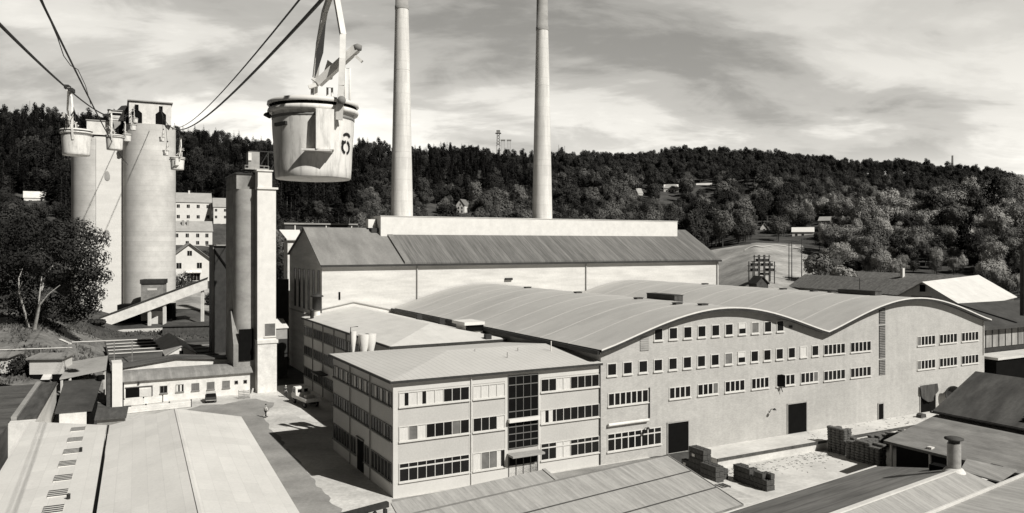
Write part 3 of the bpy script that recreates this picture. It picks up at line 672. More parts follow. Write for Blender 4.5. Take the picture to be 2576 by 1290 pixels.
mb = MB(); mb.box(au0-.15, au1-.45, b0-.2, b0+4.4, zt+.001, zt+.22, 0); mb.build('roof', 'white2', et)
FT = Fac((au0, b0, 0), (1, 0, 0), (0, -1, 0))
window(et, FT, au1*0+1.0, 2.75, zl+.5, zl+2.6, 1, 'g', frame='white', name='window')
mb = MB(); mb.box(au0-.05, au0-.001, b0+.001, b0+4.3, zl, zc-.001); mb.build('shaft_shade_side', 'concrete_dd', et)  # skin on the shaft's left face with its shade put into the colour
rc = 2.05
for i in range(3):
    cx, cy = au0-.9-.15*i, b0+3.7+2.6*i
    mb = MB(); zz = fz(478, au0, b0+4)
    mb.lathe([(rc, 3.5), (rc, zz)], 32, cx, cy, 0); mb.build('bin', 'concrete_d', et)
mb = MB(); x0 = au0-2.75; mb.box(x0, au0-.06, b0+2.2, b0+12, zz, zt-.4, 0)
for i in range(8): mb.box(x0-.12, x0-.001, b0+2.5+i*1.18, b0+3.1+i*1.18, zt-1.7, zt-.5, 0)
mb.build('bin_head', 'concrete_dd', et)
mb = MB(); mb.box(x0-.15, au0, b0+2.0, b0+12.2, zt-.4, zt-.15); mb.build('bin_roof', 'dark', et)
cu = fa(638, b0+3)
mb = MB(); mb.box(cu-.95, cu+.75, b0+2.2, b0+4.2, zt+.6, zt+3.2, 0); mb.box(cu-1.0, cu-.5, b0+2.0, b0+2.19, zt+1.8, zt+3.0, 1); mb.build('top_cabin', ['concrete_d', 'white2'], et)
mb = MB(); mb.box(cu-1.6, cu+2.0, b0+1.4, b0+5, zt+.35, zt+.55); mb.beam((cu-1.6, b0+1.4, zt+.95), (cu+2.0, b0+1.4, zt+.95), .08, .08)
for i in range(6): mb.beam((cu-1.6+i*.72, b0+1.4, zt+.4), (cu-1.6+i*.72, b0+1.4, zt+.95), .06, .06)
mb.build('platform_railing', 'concrete_d', et)
mb = MB()
for x in (0.6, 2.6, 4.6):
    mb.beam((cu+x, b0+4.8, zt-1), (cu+x, b0+4.8, zt+3.6), .14, .14)
    if x < 4: mb.beam((cu+x, b0+4.8, zt), (cu+x+2, b0+4.8, zt+3.5), .1, .1)
mb.beam((cu-.2, b0+4.8, zt+3.6), (cu+4.6, b0+4.8, zt+3.6), .12, .15); mb.build('gantry', 'dark', et)
# base of the bins: flared hopper, recess and low block
mb = MB(); mb.prism([(b0+1.6, -.3), (b0+9, -.3), (b0+9, 9), (b0+6, 12.5), (b0+4, 12.5), (b0+1.6, 7.5)], au0-3.3, au0-.06, 'x', 0); mb.build('hopper', 'concrete_dd', et)
mb = MB(); mb.box(au0-2.5, au0-.3, b0+1.4, b0+1.599, 4.9, 9.8, 0); mb.build('recess', 'black', et)
cbk = thing('chimney_stack', 'short square white chimney behind the low workshop roof', 'chimney', W(fa(592.5, 60.8), 60.8), ANG)
mb = MB(); mb.box(0, 1.35, 0, 1.3, 0, 8.0); mb.build('stack', 'white', cbk)
mb = MB(); mb.box(-.1, 1.45, -.1, 1.4, 8.1, 8.5); mb.build('cap', 'white2', cbk)
q = pY(553, 850, 139)
db = thing('dark_bin', 'dark rectangular bin tower left of the elevator tower', 'bin tower', (q.x, q.y, 0), ANG)
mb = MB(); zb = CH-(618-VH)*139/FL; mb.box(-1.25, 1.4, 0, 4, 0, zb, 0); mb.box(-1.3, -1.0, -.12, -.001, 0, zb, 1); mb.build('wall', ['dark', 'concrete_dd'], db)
mb = MB(); mb.box(-1.8, 1.5, -.4, 4.3, zb, zb+.2); mb.build('roof', 'concrete_d', db)
mb = MB(); mb.beam((-1.0, -.15, zb-.6), (1.3, -.15, zb-4), .15, .25); mb.build('brace', 'black', db)
for u, nm in ((646, 'barrel'), (653, 'barrel')):
    q = pt(u, 973, 0); mb = MB(); mb.lathe([(.34, 0), (.38, .1), (.38, .85), (.34, .95), (0.02, .95)], 14, 0, 0, 0)
    tag(mb.build(nm, 'dark', None, q), 'dark barrel standing at the foot of the white tower', 'barrel', 'barrels at the tower foot')
ps = thing('annex_hut', 'small grey hut with bright roof beside the white tower', 'hut', W(fa(691, 70), 70), ANG)
mb = MB(); mb.box(0, 2.1, 0, 4, 0, fz(856, 1, 70), 0); mb.box(0, 2.1, 0, 4, fz(856, 1, 70)+.001, fz(829, 1, 70), 1); mb.build('wall', ['dark', 'concrete_d'], ps)
mb = MB(); z1 = fz(829, 1, 70); mb.slab([(-.2, -.2, z1+.15), (2.3, -.2, z1+.15), (2.3, 4.2, z1+1.3), (-.2, 4.2, z1+1.3)], .15); mb.build('roof', 'white', ps)
# yard wall behind tower, the hall's shade put into its dark colour
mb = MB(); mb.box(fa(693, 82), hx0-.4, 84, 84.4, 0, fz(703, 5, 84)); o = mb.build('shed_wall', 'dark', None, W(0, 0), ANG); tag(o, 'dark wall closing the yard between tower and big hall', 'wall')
# overhead gallery and its posts behind the left end of the big hall
og = thing('overhead_gallery', 'dark overhead conveyor gallery on posts behind the left end of the big hall', 'conveyor', W(0, 0), ANG)
bo = 97.0; a0, a1 = fa(716, bo), fa(897, bo); zt_, zb_ = fz(559, a0, bo), fz(584, a0, bo)
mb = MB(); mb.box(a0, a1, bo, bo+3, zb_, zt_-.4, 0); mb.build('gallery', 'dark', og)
mb = MB(); mb.box(a0-.2, a1+.2, bo-.3, bo+3.3, zt_-.399, zt_-.1, 0); mb.build('roof', 'concrete_d', og)
for x in (a0+.2, a0+2.4, a0+9):
    mb = MB(); mb.box(x, x+.5, bo+.2, bo+.8, 0, zb_-.01); mb.build('post', 'dark', og)
for x in (a0+2.0, a0+8.5, a0+14):
    mb = MB(); mb.box(x, x+.2, bo-.06, bo-.001, zb_+.2, zt_-.5); mb.build('mullion', 'white2', og)
lt = thing('lean_to', 'little white roofed lean-to hung below the overhead gallery', 'lean-to', W(0, 0), ANG)
mb = MB(); x0, x1 = fa(720, 93), fa(765, 93); z0, z1 = fz(601, x0, 93), fz(583, x0, 93)
mb.slab([(x0, 92.6, z0), (x1-.6, 92.6, z0), (x1, 96.8, z1+.5), (x0-.6, 96.8, z1+.5)], .25); mb.build('roof', 'white', lt)
mb = MB(); mb.box(x0+.3, x1-.5, 93.2, 96.6, 0, z0-.3); mb.build('wall', 'white2', lt)

# ---------------------------------------------------------------- low workshops left of the yard
LW = thing('low_workshop', 'low white workshop with dark bowed roof and a row of small windows', 'workshop', W(0, 0), ANG)
la0, la1, lb0, lb1 = -19.4, -1.9, 58.3, 64.5
mb = MB(); mb.box(la0, la1, lb0, lb1, -.3, 3.35); mb.build('wall', 'white2', LW)
mb = MB(); pr = [(lb0-.45, 3.3), (lb0+.6, 3.75), (lb0+2, 4.15), (lb0+3.4, 4.3), (lb1, 4.0), (lb1, 3.9), (lb0-.4, 3.2)]
mb.prism(pr, la0-.3, la1+.3, 'x'); mb.build('roof', 'sheet', LW)
FL1 = Fac((la0, lb0, 0), (1, 0, 0), (0, -1, 0))
def lws(x): return fa(.3343*x, lb0)-la0
for i, (x0, x1, st) in enumerate(((1202, 1260, 'd'), (1322, 1382, 'H'), (1440, 1499, 'g'), (1556, 1614, 'g'), (1672, 1729, 'g'))):
    window(LW, FL1, lws(x0), lws(x1), 1.15, 2.25, 2, st, frame='framed', fw=.06, mull=.05)
for x0, x1 in ((1764, 1791), (1831, 1858)): window(LW, FL1, lws(x0), lws(x1), 1.6, 2.15, 1, 'd', frame='framed', fw=.05, sill=False)
mb = MB(); mb.fbox(FL1, lws(945), lws(1048), .9, 2.3, 0, .03, 0); mb.fbox(FL1, lws(1049), lws(1140), .9, 2.0, .0, .06, 1); mb.fbox(FL1, lws(940), lws(1148), 2.3, 2.42, 0, .12, 2); mb.fbox(FL1, lws(1140)+.01, lws(1148), .9, 2.3, 0, .12, 2); mb.build('sliding_hatch', ['black', 'concrete', 'woodd'], LW)
mb = MB(); mb.tube([(la1+.05, lb0-.12, 3.2), (la1+.05, lb0-.12, 0)], .06, 6); mb.build('downpipe', 'dark', LW)
mb = MB(); mb.fbox(FL1, lws(1035), lws(1050), 2.75, 3.0, 0, .25); mb.build('wall_lamp', 'dark', LW)
L2 = thing('rear_workshop', 'white workshop with shallow gable and dark roof edge behind the low workshop', 'workshop', W(0, 0), ANG)
a0, a1 = fa(309, 66), fa(588, 66); am = fa(445, 66)
mb = MB(); mb.prism([(a0, -.3), (a1, -.3), (a1, 4.35), (am, 5.1), (a0, 4.2)], 66, 69.2, 'y', 0); mb.build('wall', 'white2', L2)
mb = MB(); mb.slab([(a0-.3, 65.6, 4.4), (am, 65.6, 5.35), (am, 69.4, 5.35), (a0-.3, 69.4, 4.4)], .25); mb.slab([(am, 65.6, 5.35), (a1, 65.6, 4.6), (a1, 69.4, 4.6), (am, 69.4, 5.35)], .25); mb.build('roof', 'darksheet', L2)
ws = thing('white_pier', 'tall white wall pier at the left end of the low workshop', 'wall pier', W(0, 0), ANG)
a0, a1 = fa(282, 56), fa(308, 56); mb = MB(); mb.prism([(56, -.3), (59.5, -.3), (59.5, 6.3), (56, 6.3)], a0, a1, 'x'); mb.build('pier', 'white', ws)
mb = MB(); mb.box(a0-.7, a0-.02, 56.5, 59.5, -.3, 4.8); mb.build('side_wall', 'woodd', ws)
# glazed saw tooth shed and little gabled house behind
sg = thing('sawtooth_shed', 'low shed with four dark strips of saw tooth roof glazing', 'shed', W(0, 0), ANG)
mb = MB(); rbm = MB(); a0, a1 = -20.5, -12.6
mb.box(a0, a1, 77.5, 102, -.3, 3.2); mb.build('wall', 'wood', sg)
for i in range(5):
    y = 77.5+i*4.9; rbm.prism([(y, 3.2), (y+4.9, 3.2), (y+3.9, 4.5)], a0-.2, a1+.2, 'x', 0); rbm.prism([(y+3.4, 4.5), (y+3.9, 4.52), (y+3.9, 4.62), (y+3.4, 4.6)], a0-.2, a1+.2, 'x', 1)
rbm.build('roof', ['darksheet', 'concrete'], sg)
gh = gable('gabled_hut', 'little gabled hut with grey roof and a tiny attic window', 'hut', W(-12.2, 77, 0), ANG, 4.7, 22, -.2, 4.3, 5.6, 'white2', 'tilel', .25, ridge='y')
mb = MB(); mb.fbox(Fac((0, 0, 0), (1, 0, 0), (0, -1, 0)), 2.05, 2.65, 4.3, 4.9, 0, .05); mb.build('window', 'black', gh)
fs = thing('flat_shed', 'flat dark felt roofed shed right of the gabled hut', 'shed', W(0, 0), ANG)
mb = MB(); mb.box(-7.0, -.6, 77.5, 96, -.2, 3.7); mb.build('wall', 'wood', fs)
mb = MB(); mb.box(-7.1, -.4, 77.2, 96.3, 3.7, 3.95, 0)
for i in range(3): mb.box(-7.1, -.4, 80+i*5, 80.5+i*5, 3.951, 4.15, 1)
mb.build('roof', ['darksheet', 'wood'], fs)
q = pY(478, 845, 172)
ds = thing('dark_shed', 'long dark windowless shed below the conveyor gallery', 'shed', (q.x-6, q.y, q.z-2), R(14))
mb = MB(); mb.box(0, 14, 0, 8, 0, 4.0); mb.build('wall', 'woodd', ds); mb = MB(); mb.box(-.3, 14.3, -.3, 8.3, 4.0, 4.2); mb.build('roof', 'tar', ds)

# ---------------------------------------------------------------- buildings of the lower left corner
RB = math.atan2(1, -.474)-math.pi/2   # heading of the two bright roofs
def frame(o, rot):
    c, s = math.cos(rot), math.sin(rot); return lambda x, y, z=0: Vector((o[0]+x*c-y*s, o[1]+x*s+y*c, z))
def inv(o, rot, p):
    c, s = math.cos(rot), math.sin(rot); dx, dy = p[0]-o[0], p[1]-o[1]; return dx*c+dy*s, -dx*s+dy*c
o1 = pt(275.8, 1069, 5.0)
sh = thing('long_shed', 'broad bright sheet roofed shed with a low central ridge, lower left corner', 'shed', (o1.x, o1.y, 0), RB)
p_pk = inv(o1, RB, pt(441.3, 1027.4, 6.25)); p_r = inv(o1, RB, pt(606.8, 1047.4, 5.0)); L = -62
mb = MB(); yb = (p_pk[1]+p_r[1])/2-.0
mb.slab([(0, L, 5), (p_pk[0], L, 6.25), (p_pk[0], p_pk[1], 6.25), (0, 0, 5)], .16)
mb.slab([(p_pk[0], L, 6.25), (p_r[0], L, 5), (p_r[0], p_r[1], 5), (p_pk[0], p_pk[1], 6.25)], .16)
mb.build('roof', 'whiteroof', sh)
mb = MB(); mb.prism([(.3, -.3), (p_r[0]-.35, -.3), (p_r[0]-.35, 4.8), (p_pk[0], 6.0), (.3, 4.8)], L+.4, min(0, p_r[1])-.4, 'y'); mb.build('wall', 'white2', sh)
mb = MB(); mb.beam((p_pk[0], L, 6.27), (p_pk[0], p_pk[1], 6.27), .22, .07); mb.build('ridge_cap', 'whiteroof', sh)
mb = MB(); mb.beam((-.13, L, 4.93), (-.13, .2, 4.93), .12, .12); mb.build('gutter', 'black', sh)
s3 = thing('skylight_shed', 'bright flat roofed shed with one line of slatted skylights, beside the long shed', 'shed', (o1.x, o1.y, 0), RB)
pl = inv(o1, RB, pt(75.2, 1060, 4.75)); mb = MB()
mb.slab([(pl[0], L, 4.75), (-.26, L, 5.05), (-.26, -.1, 5.05), (pl[0], pl[1], 4.75)], .18); mb.build('roof', 'whiteroof', s3)
mb = MB(); mb.box(pl[0]+.3, -.4, L+.3, -.5, -.3, 4.5); mb.build('wall', 'white2', s3)
for x, y in ((587, 662), (565, 740), (538, 828), (507, 920), (475, 1028), (435, 1143), (400, 1265), (352, 1420)):
    c = inv(o1, RB, pt(.3343*x, 858.5+.3343*y, 4.95)); mb = MB(); zc_ = 4.75+.3*(c[0]-pl[0])/(-.26-pl[0])
    mb.box(c[0]-.62, c[0]+.62, c[1]-.85, c[1]+.85, zc_-.02, zc_+.06, 0)
    for j in range(4): mb.box(c[0]-.62, c[0]+.62, c[1]-.85+j*.46, c[1]-.85+j*.46+.2, zc_+.061, zc_+.08, 1)
    mb.build('slatted_skylight', ['whiteroof', 'dark'], s3)
for x, y in ((608, 830), (515, 1186)):
    c = inv(o1, RB, pt(.3343*x, 858.5+.3343*y, 4.98)); mb = MB(); mb.lathe([(.12, 4.8), (.12, 5.3), (.16, 5.32), (.02, 5.4)], 10, c[0], c[1], 0); mb.build('vent_pipe', 'dark', s3)
o2 = pt(142, 961, 4.5)
dr = thing('dark_roofed_store', 'store with dark boarded flat roof and bright side wall at the left edge', 'store', (o2.x, o2.y, 0), RB)
mb = MB(); mb.box(-22, -2.32, -60, 0, -.3, 4.19, 1); mb.box(-2.31, -.02, -24, 0, -.3, 4.19, 0); mb.build('wall', ['white', 'woodd'], dr)
mb = MB(); mb.box(-22.2, -2.3, -60, .2, 4.2, 4.4)
for i in range(31): mb.box(-22.2, -2.3, -57+i*1.85, -56.85+i*1.85, 4.401, 4.46)
mb.build('roof', 'darksheet', dr)
mb = MB(); mb.box(-2.28, -1.75, -23.9, .2, 4.2, 4.75, 1); mb.box(-1.74, .05, -23.9, .2, 4.2, 4.55, 0); mb.build('parapet_walk', ['woodd', 'concrete_d'], dr)
mb = MB(); mb.box(-2.4, .1, -25.6, -24.22, -.3, 4.4); mb.build('end_block', 'white2', dr)
# canopy on posts
cn = thing('loading_canopy', 'thin grey canopy on white posts left of the low workshop', 'canopy', (0, 0, 0))
mb = MB(); mb.slab([pY(150, 951, 112), pY(267, 927, 118), pY(271.5, 894, 126), pY(180, 909, 123)], .25); mb.build('canopy', 'concrete_d', cn)
for u, v, Y in ((154, 956, 112.3), (175, 950, 113.4), (262, 932, 118)):
    q = pY(u, v, Y); mb = MB(); mb.box(q.x-.12, q.x+.12, q.y, q.y+.25, 0, q.z-.05); mb.build('post', 'white2', cn)
q = pt(150, 1036, 1.9)
dk2 = thing('tarred_shed', 'small shed with sloping black tarred roof and pale front between canopy and bright roofs', 'shed', (q.x, q.y, 0), RB)
mb = MB(); mb.box(0, 3.0, -.6, 12, -.2, 1.7); mb.build('wall', 'white2', dk2)
mb = MB(); mb.slab([(-.5, -.2, 1.95), (3.6, -.2, 1.95), (4.3, 12.5, 3.9), (-.4, 12.5, 3.9)], .25); mb.build('roof', 'tar', dk2)
mb = MB(); mb.box(3.2, 3.8, -.5, 11, -.2, 1.5); mb.build('side_wall', 'black', dk2)
mb = MB(); mb.tube([(4.2, 11.5, 3.9), (4.2, 11.5, 4.5)], .5, 10); mb.build('vent_pipe', 'black', dk2)
q = pt(241, 1053, 2.0)
sr = thing('small_hut', 'small boarded hut with sloping grey board roof behind the long shed', 'hut', (q.x, q.y, 0), R(23))
mb = MB(); mb.box(.1, 3.1, .2, 2.3, -.2, 1.75); mb.build('wall', 'wood', sr)
mb = MB(); mb.slab([(-.15, -.2, 2.0), (3.3, -.2, 2.0), (3.4, 2.7, 2.75), (-.1, 2.7, 2.75)], .18); mb.build('roof', 'woodd', sr)
# huts and pipes on the grassy slope at the left edge
def hut(u0, u1, vt, vb, Y, lab, rot=8):
    q = pY(u0, vb, Y); w = (u1-u0)/FL*Y; h = (vb-vt)/FL*Y
    t = thing('garden_hut', lab, 'hut', (q.x, q.y, q.z), R(rot)); mb = MB(); mb.box(0, w, 0, 3.5, .35, h, 0); mb.build('wall', 'concrete', t)
    mb = MB(); mb.slab([(-.35, -.4, h+.05), (w+.35, -.4, h+.05), (w+.35, 3.9, h+.3), (-.35, 3.9, h+.3)], .22); mb.build('roof', 'wood', t)
    mb = MB(); mb.box(.2, w*.42, .1, 3.3, -.6, .349, 0); mb.box(w*.72, w-.1, .1, 3.3, -.6, .349, 0); mb.build('plinth', 'black', t)
    mb = MB(); mb.prism([(-.9, -.3), (0, -.3), (0, .35)], w*.43, w*.7, 'x'); mb.build('ramp', 'concrete', t)
    return t
hut(74, 151, 901, 948, 117, 'pale hut with flat dark roof on the slope above the dark boarded roof', 6)
hut(-60, 14, 898, 946, 117, 'pale hut cut off by the left edge of the photo', 6)
for (pa, pb, lab) in (((-40, 881.5, 121), (181, 874, 123), 'long white pipe across the grass slope, the lower left one'), ((181, 860.5, 127), (345, 854, 131), 'long white pipe behind the canopy, the upper right one')):
    A, B = pY(*pa), pY(*pb); t = thing('pipeline', lab, 'pipe'); mb = MB(); mb.tube([A, B], .10, 8); mb.build('pipe', 'concrete', t)
    for kk in (.08, .36, .64, .92):
        q = A.lerp(B, kk); mb = MB(); mb.box(q.x-.06, q.x+.06, q.y-.06, q.y+.06, ground_z(q.x, q.y)-.3, q.z); mb.build('post', 'wood', t)
q0, q1 = pY(150, 853, 131), pY(176, 864, 128); mb = MB(); mb.beam((0, 0, 0), q1-q0, .5, .15); tag(mb.build('plank', 'white', None, q0), 'loose white plank lying on the grass slope', 'plank')
# fences in front of the workshop
def fence(pts, h, lab, n=6):
    t = thing('board_fence', lab, 'fence', pt(*pts[0], 0)); o = t.location; P = [pt(u, v, 0)-o for u, v in pts]
    for A, B in zip(P, P[1:]):
        mb = MB()
        for z in (.22, .55, .88): mb.beam(A+Vector((0, 0, z*h)), B+Vector((0, 0, z*h)), .04, .30*h)
        mb.build('rail', 'white2', t)
    for A, B in zip(P, P[1:]):
        for i in range(n):
            q = A.lerp(B, i/(n-1)); mb = MB(); mb.box(q.x-.07, q.x+.07, q.y+.03, q.y+.17, 0, h+.2); mb.build('post', 'woodd', t)
fence([(311, 1022), (360, 1018), (408, 1012)], .9, 'low pale board fence right below the sliding hatch', 2)
fence([(312, 1042), (366, 1036), (425, 1030), (480, 1024)], .9, 'board fence with tall posts just behind the long shed roof', 2)
# ---------------------------------------------------------------- roofs of the near right foreground
R2A = R(36.4); so = (12.5, 63.6); fp = lambda x, y, z=0: frame(so, R2A)(x, y, z)
s2r = thing('yard_shed', 'grey sheet roofed shed in the foreground, its roof peak pointing at the crates', 'shed', (so[0], so[1], 0), R2A)
mb = MB(); mb.slab([(-34, -7.3, 4.0), (0, -7.3, 4.0), (0, 0, 6.0), (-34, 0, 6.0)], .12); mb.slab([(-34, 0, 6.0), (0, 0, 6.0), (-.1, 1.6, 5.5), (-34, 1.6, 5.5)], .12); mb.build('roof', 'shedroof', s2r)
mb = MB(); mb.prism([(-6.9, -1.2), (1.3, -1.2), (1.3, 5.3), (0, 5.8), (-6.9, 3.9)], -34, -.3, 'x'); mb.build('wall', 'wood', s2r)
mb = MB(); mb.beam((-34, -7.33, 3.93), (0, -7.33, 3.93), .1, .2); mb.beam((.05, -7.3, 3.95), (.05, 0, 5.95), .08, .2); mb.build('verge_board', 'wood', s2r)
mb = MB()
for k in (-2.45, -4.9): mb.beam((-34, k, 6.03+k*.274), (0, k, 6.03+k*.274), .12, .03)
mb.build('sheet_lap', 'woodd', s2r)
s1r = thing('lean_to_shed', 'lean-to shed with grey sheet roof between the office block and the foreground shed', 'shed', (so[0], so[1], 0), R2A)
mb = MB(); mb.slab([(-23, 1.7, 4.75), (-9.0, 1.7, 4.75), (-9.4, 4.25, 5.5), (-22.6, 4.25, 5.5)], .12); mb.build('roof', 'shedroof', s1r)
mb = MB(); mb.box(-22.4, -9.5, 1.7, 4.0, -.2, 4.6); mb.build('wall', 'wood', s1r)
mb = MB(); mb.beam((-9.35, 1.7, 4.8), (-9.35, 4.25, 5.55), .3, .08); mb.build('verge_board', 'tilel', s1r)
tr = thing('timber_trestle', 'dark timber trestle with slanting braces at the left end of the foreground roofs', 'trestle', (so[0], so[1], 0), R2A)
mb = MB(); mb.beam((-26.4, 4.1, 5.35), (-22.9, 4.1, 5.5), .35, .35); mb.build('beam', 'dark', tr)
for a, b in (((-25.6, 4.1, 5.15), (-25.6, 4.1, 0)), ((-24.3, 4.1, 5.15), (-25.4, 4.1, 3.6)), ((-23.9, 4.1, 5.15), (-23.2, 4.1, 3.9)), ((-23.1, 4.1, 5.2), (-23.1, 4.1, 0))):
    mb = MB(); mb.beam(a, b, .22, .22); mb.build('post' if a[0] == b[0] else 'brace', 'dark', tr)
# open brick store: lean-to roof and steeper dark roof behind
os_ = thing('open_store', 'open sided store with broad grey lean-to roof at the right of the yard', 'store', W(0, 0), ANG)
mb = MB(); mb.slab([(47, -52, 3.0), (55.7, -52, 4.75), (55.7, -15.4, 4.75), (47, -15.4, 3.0)], .14); mb.build('roof', 'sheet', os_)
mb = MB(); mb.box(48.3, 55.5, -51, -15.9, -1.2, 3.1, 0); mb.build('wall', 'black', os_)  # black colour paints in the shade under the lean-to eave
for i in range(9):
    mb = MB(); mb.box(47.4, 47.6, -16-i*4.2, -15.8-i*4.2, -1.2, 2.95); mb.build('post', 'wood', os_)
mb = MB(); mb.beam((47.02, -52, 2.85), (47.02, -15.4, 2.85), .1, .22); mb.build('eaves_board', 'woodd', os_)
for (u, v, w_, d_, h_, m) in ((2468, 1152, 1.6, 1.0, .8, 'white2'), (2500, 1150, 1.0, 1.0, .7, 'dark'), (2340, 1100, .5, .5, .15, 'white2')):
    q = inv(W(0, 0), ANG, pt(u, v, 4.2)); zz = 3.0+(q[0]-47)*.201; mb = MB(); mb.box(q[0]-w_/2, q[0]+w_/2, q[1]-d_/2, q[1]+d_/2, zz-.1, zz+h_); mb.build('roof_vent', m, os_)
bs = thing('dark_store', 'store with steep dark tarred roof rising behind the grey lean-to at the right', 'store', W(0, 0), ANG)
mb = MB(); mb.slab([(55.3, -52, 5.15), (63, -52, 8.8), (63, -15.2, 8.8), (55.3, -15.2, 5.15)], .2); mb.build('roof', 'darksheet', bs)
mb = MB(); mb.prism([(55.8, -1.2), (70, -1.2), (70, 5.2), (63, 8.55), (55.8, 5.1)], -51.8, -15.6, 'y'); mb.build('wall', 'woodd', bs)
mb = MB(); mb.slab([(63.01, -52, 8.8), (70.4, -52, 5.2), (70.4, -15.2, 5.2), (63.01, -15.2, 8.8)], .2); mb.build('rear_roof', 'tar', bs)
mb = MB()
for i in range(14): k = .12+i*.055; mb.box(55.3+7.7*k, 55.3+7.7*k+.28, -24.6, -23.9, 5.17+3.65*k, 5.42+3.65*k)
mb.build('roof_ladder', 'black', bs)
mb = MB(); mb.tube([(55.2, -15.0, 5.0), (55.2, -52, 5.0)], .1, 6); mb.build('gutter', 'dark', bs)
# near gabled store with the pipe
E3 = (31.2, 67.7)
ns = thing('gabled_store', 'foreground store with dark weathered left slope and light right slope below the stove pipe', 'store', (E3[0], E3[1], 0), R2A)
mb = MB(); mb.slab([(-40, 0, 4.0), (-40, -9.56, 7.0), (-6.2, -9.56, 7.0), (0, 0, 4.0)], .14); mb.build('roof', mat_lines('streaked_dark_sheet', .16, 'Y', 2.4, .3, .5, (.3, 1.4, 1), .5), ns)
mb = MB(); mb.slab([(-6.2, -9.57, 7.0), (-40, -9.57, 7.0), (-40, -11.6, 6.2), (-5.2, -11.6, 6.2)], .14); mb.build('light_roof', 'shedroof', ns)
mb = MB(); mb.beam((-40, -9.56, 7.03), (-6.2, -9.56, 7.03), .35, .1); mb.build('ridge_cap', 'concrete', ns)
mb = MB(); mb.beam((-40, .06, 3.95), (0, .06, 3.95), .16, .2); mb.build('eaves_board', 'concrete', ns)
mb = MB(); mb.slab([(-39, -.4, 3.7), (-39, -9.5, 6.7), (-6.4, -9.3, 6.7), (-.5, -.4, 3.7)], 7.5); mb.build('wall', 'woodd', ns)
n4 = thing('flat_store', 'low store with pale sheet roof in the lower right corner', 'store', (E3[0], E3[1], 0), R2A)
mb = MB(); mb.slab([(-5.0, -11.75, 6.1), (-42, -11.75, 6.1), (-42, -26, 6.6), (10, -26, 6.6), (2.5, -11.75, 6.1)], .15); mb.build('roof', 'shedroof', n4)
mb = MB(); mb.beam((-42, -11.67, 6.2), (2.5, -11.67, 6.2), .14, .2); mb.build('gutter', 'concrete', n4)
mb = MB(); mb.slab([(-5.0, -12.2, 5.8), (-41, -12.2, 5.8), (-41, -25, 5.8), (8, -25, 5.8), (2.2, -12.2, 5.8)], 6.8); mb.build('wall', 'woodd', n4)
mb = MB(); mb.slab([(-5.6, -9.3, 6.75), (-4.6, -11.5, 6.3), (-1.2, -11.3, 6.5), (-3.0, -8.6, 7.0)], .1); o = mb.build('sheet_patch', 'sheet', n4)
mb = MB(); mb.box(-5.8, -5.0, -9.2, -7.2, 3.5, 6.75); mb.build('dark_gable', 'black', ns)
q = pt(2399, 1180, 7.0)
pp = thing('stove_pipe', 'wide steel stove pipe with flat cap on the ridge of the foreground store', 'chimney', (q.x, q.y, 6.7))
mb = MB(); mb.lathe([(.45, 0), (.45, 2.15)], 24, 0, 0, 0); mb.build('pipe', 'steel', pp)
mb = MB(); mb.lathe([(.38, 2.151), (.38, 2.4)], 20, 0, 0, 0); mb.build('collar', 'dark', pp)
mb = MB(); mb.lathe([(.3, 2.4), (.62, 2.42), (.64, 2.52), (.4, 2.6), (.02, 2.62)], 24, 0, 0, 0); mb.build('cap', 'woodd', pp)
mb = MB(); mb.lathe([(.8, .05), (.6, .35), (.46, .42)], 20, 0, 0, 0); mb.build('flashing', 'concrete', pp)
# buildings right of the brick hall
rc_ = thing('glazed_shed', 'dark roofed shed with pale glazing band beside the right end of the brick hall', 'shed', W(0, 0), ANG)
mb = MB(); mb.box(91.2, 125, 2.5, 18, -1, 7.4, 0); mb.build('wall', 'dark', rc_)
mb = MB(); mb.box(91.3, 125, 2.4, 2.49, 7.4, 10.2, 0)
for i in range(20): mb.box(91.3+i*1.7, 91.4+i*1.7, 2.3, 2.399, 7.4, 10.2, 1)
mb.build('glazing_band', [mat('dirty_glazing', .24, .6, .35, 3, .1, stretch=(1.6, 1, .4)), 'woodd'], rc_)
mb = MB(); mb.slab([(90.9, 1.4, 10.6), (126, 1.4, 10.6), (126, 10, 13.4), (90.9, 10, 13.4)], .4); mb.slab([(90.9, 10, 13.4), (126, 10, 13.4), (126, 19, 10.6), (90.9, 19, 10.6)], .4); mb.build('roof', 'tar', rc_)
mb = MB(); mb.box(91.2, 125, -1.5, 2.29, 6.25, 6.6); mb.build('ledge', 'concrete', rc_)
mb = MB(); mb.box(91.3, 125, -1.2, 2.2, -1, 6.24); mb.build('dark_front', 'black', rc_)
q = pY(2574, 770, 122); t = thing('smoke_stack', 'dark stack at the right edge of the photo standing on the glazed shed', 'chimney', (q.x, q.y, 0))
mb = MB(); mb.lathe([(.5, 12), (.5, CH-(640-VH)*122/FL)], 16, 0, 0, 0); mb.build('stack', 'dark', t); mb = MB(); mb.lathe([(.6, CH-(640-VH)*122/FL), (.6, 22)], 16); mb.build('cap', 'dark', t)
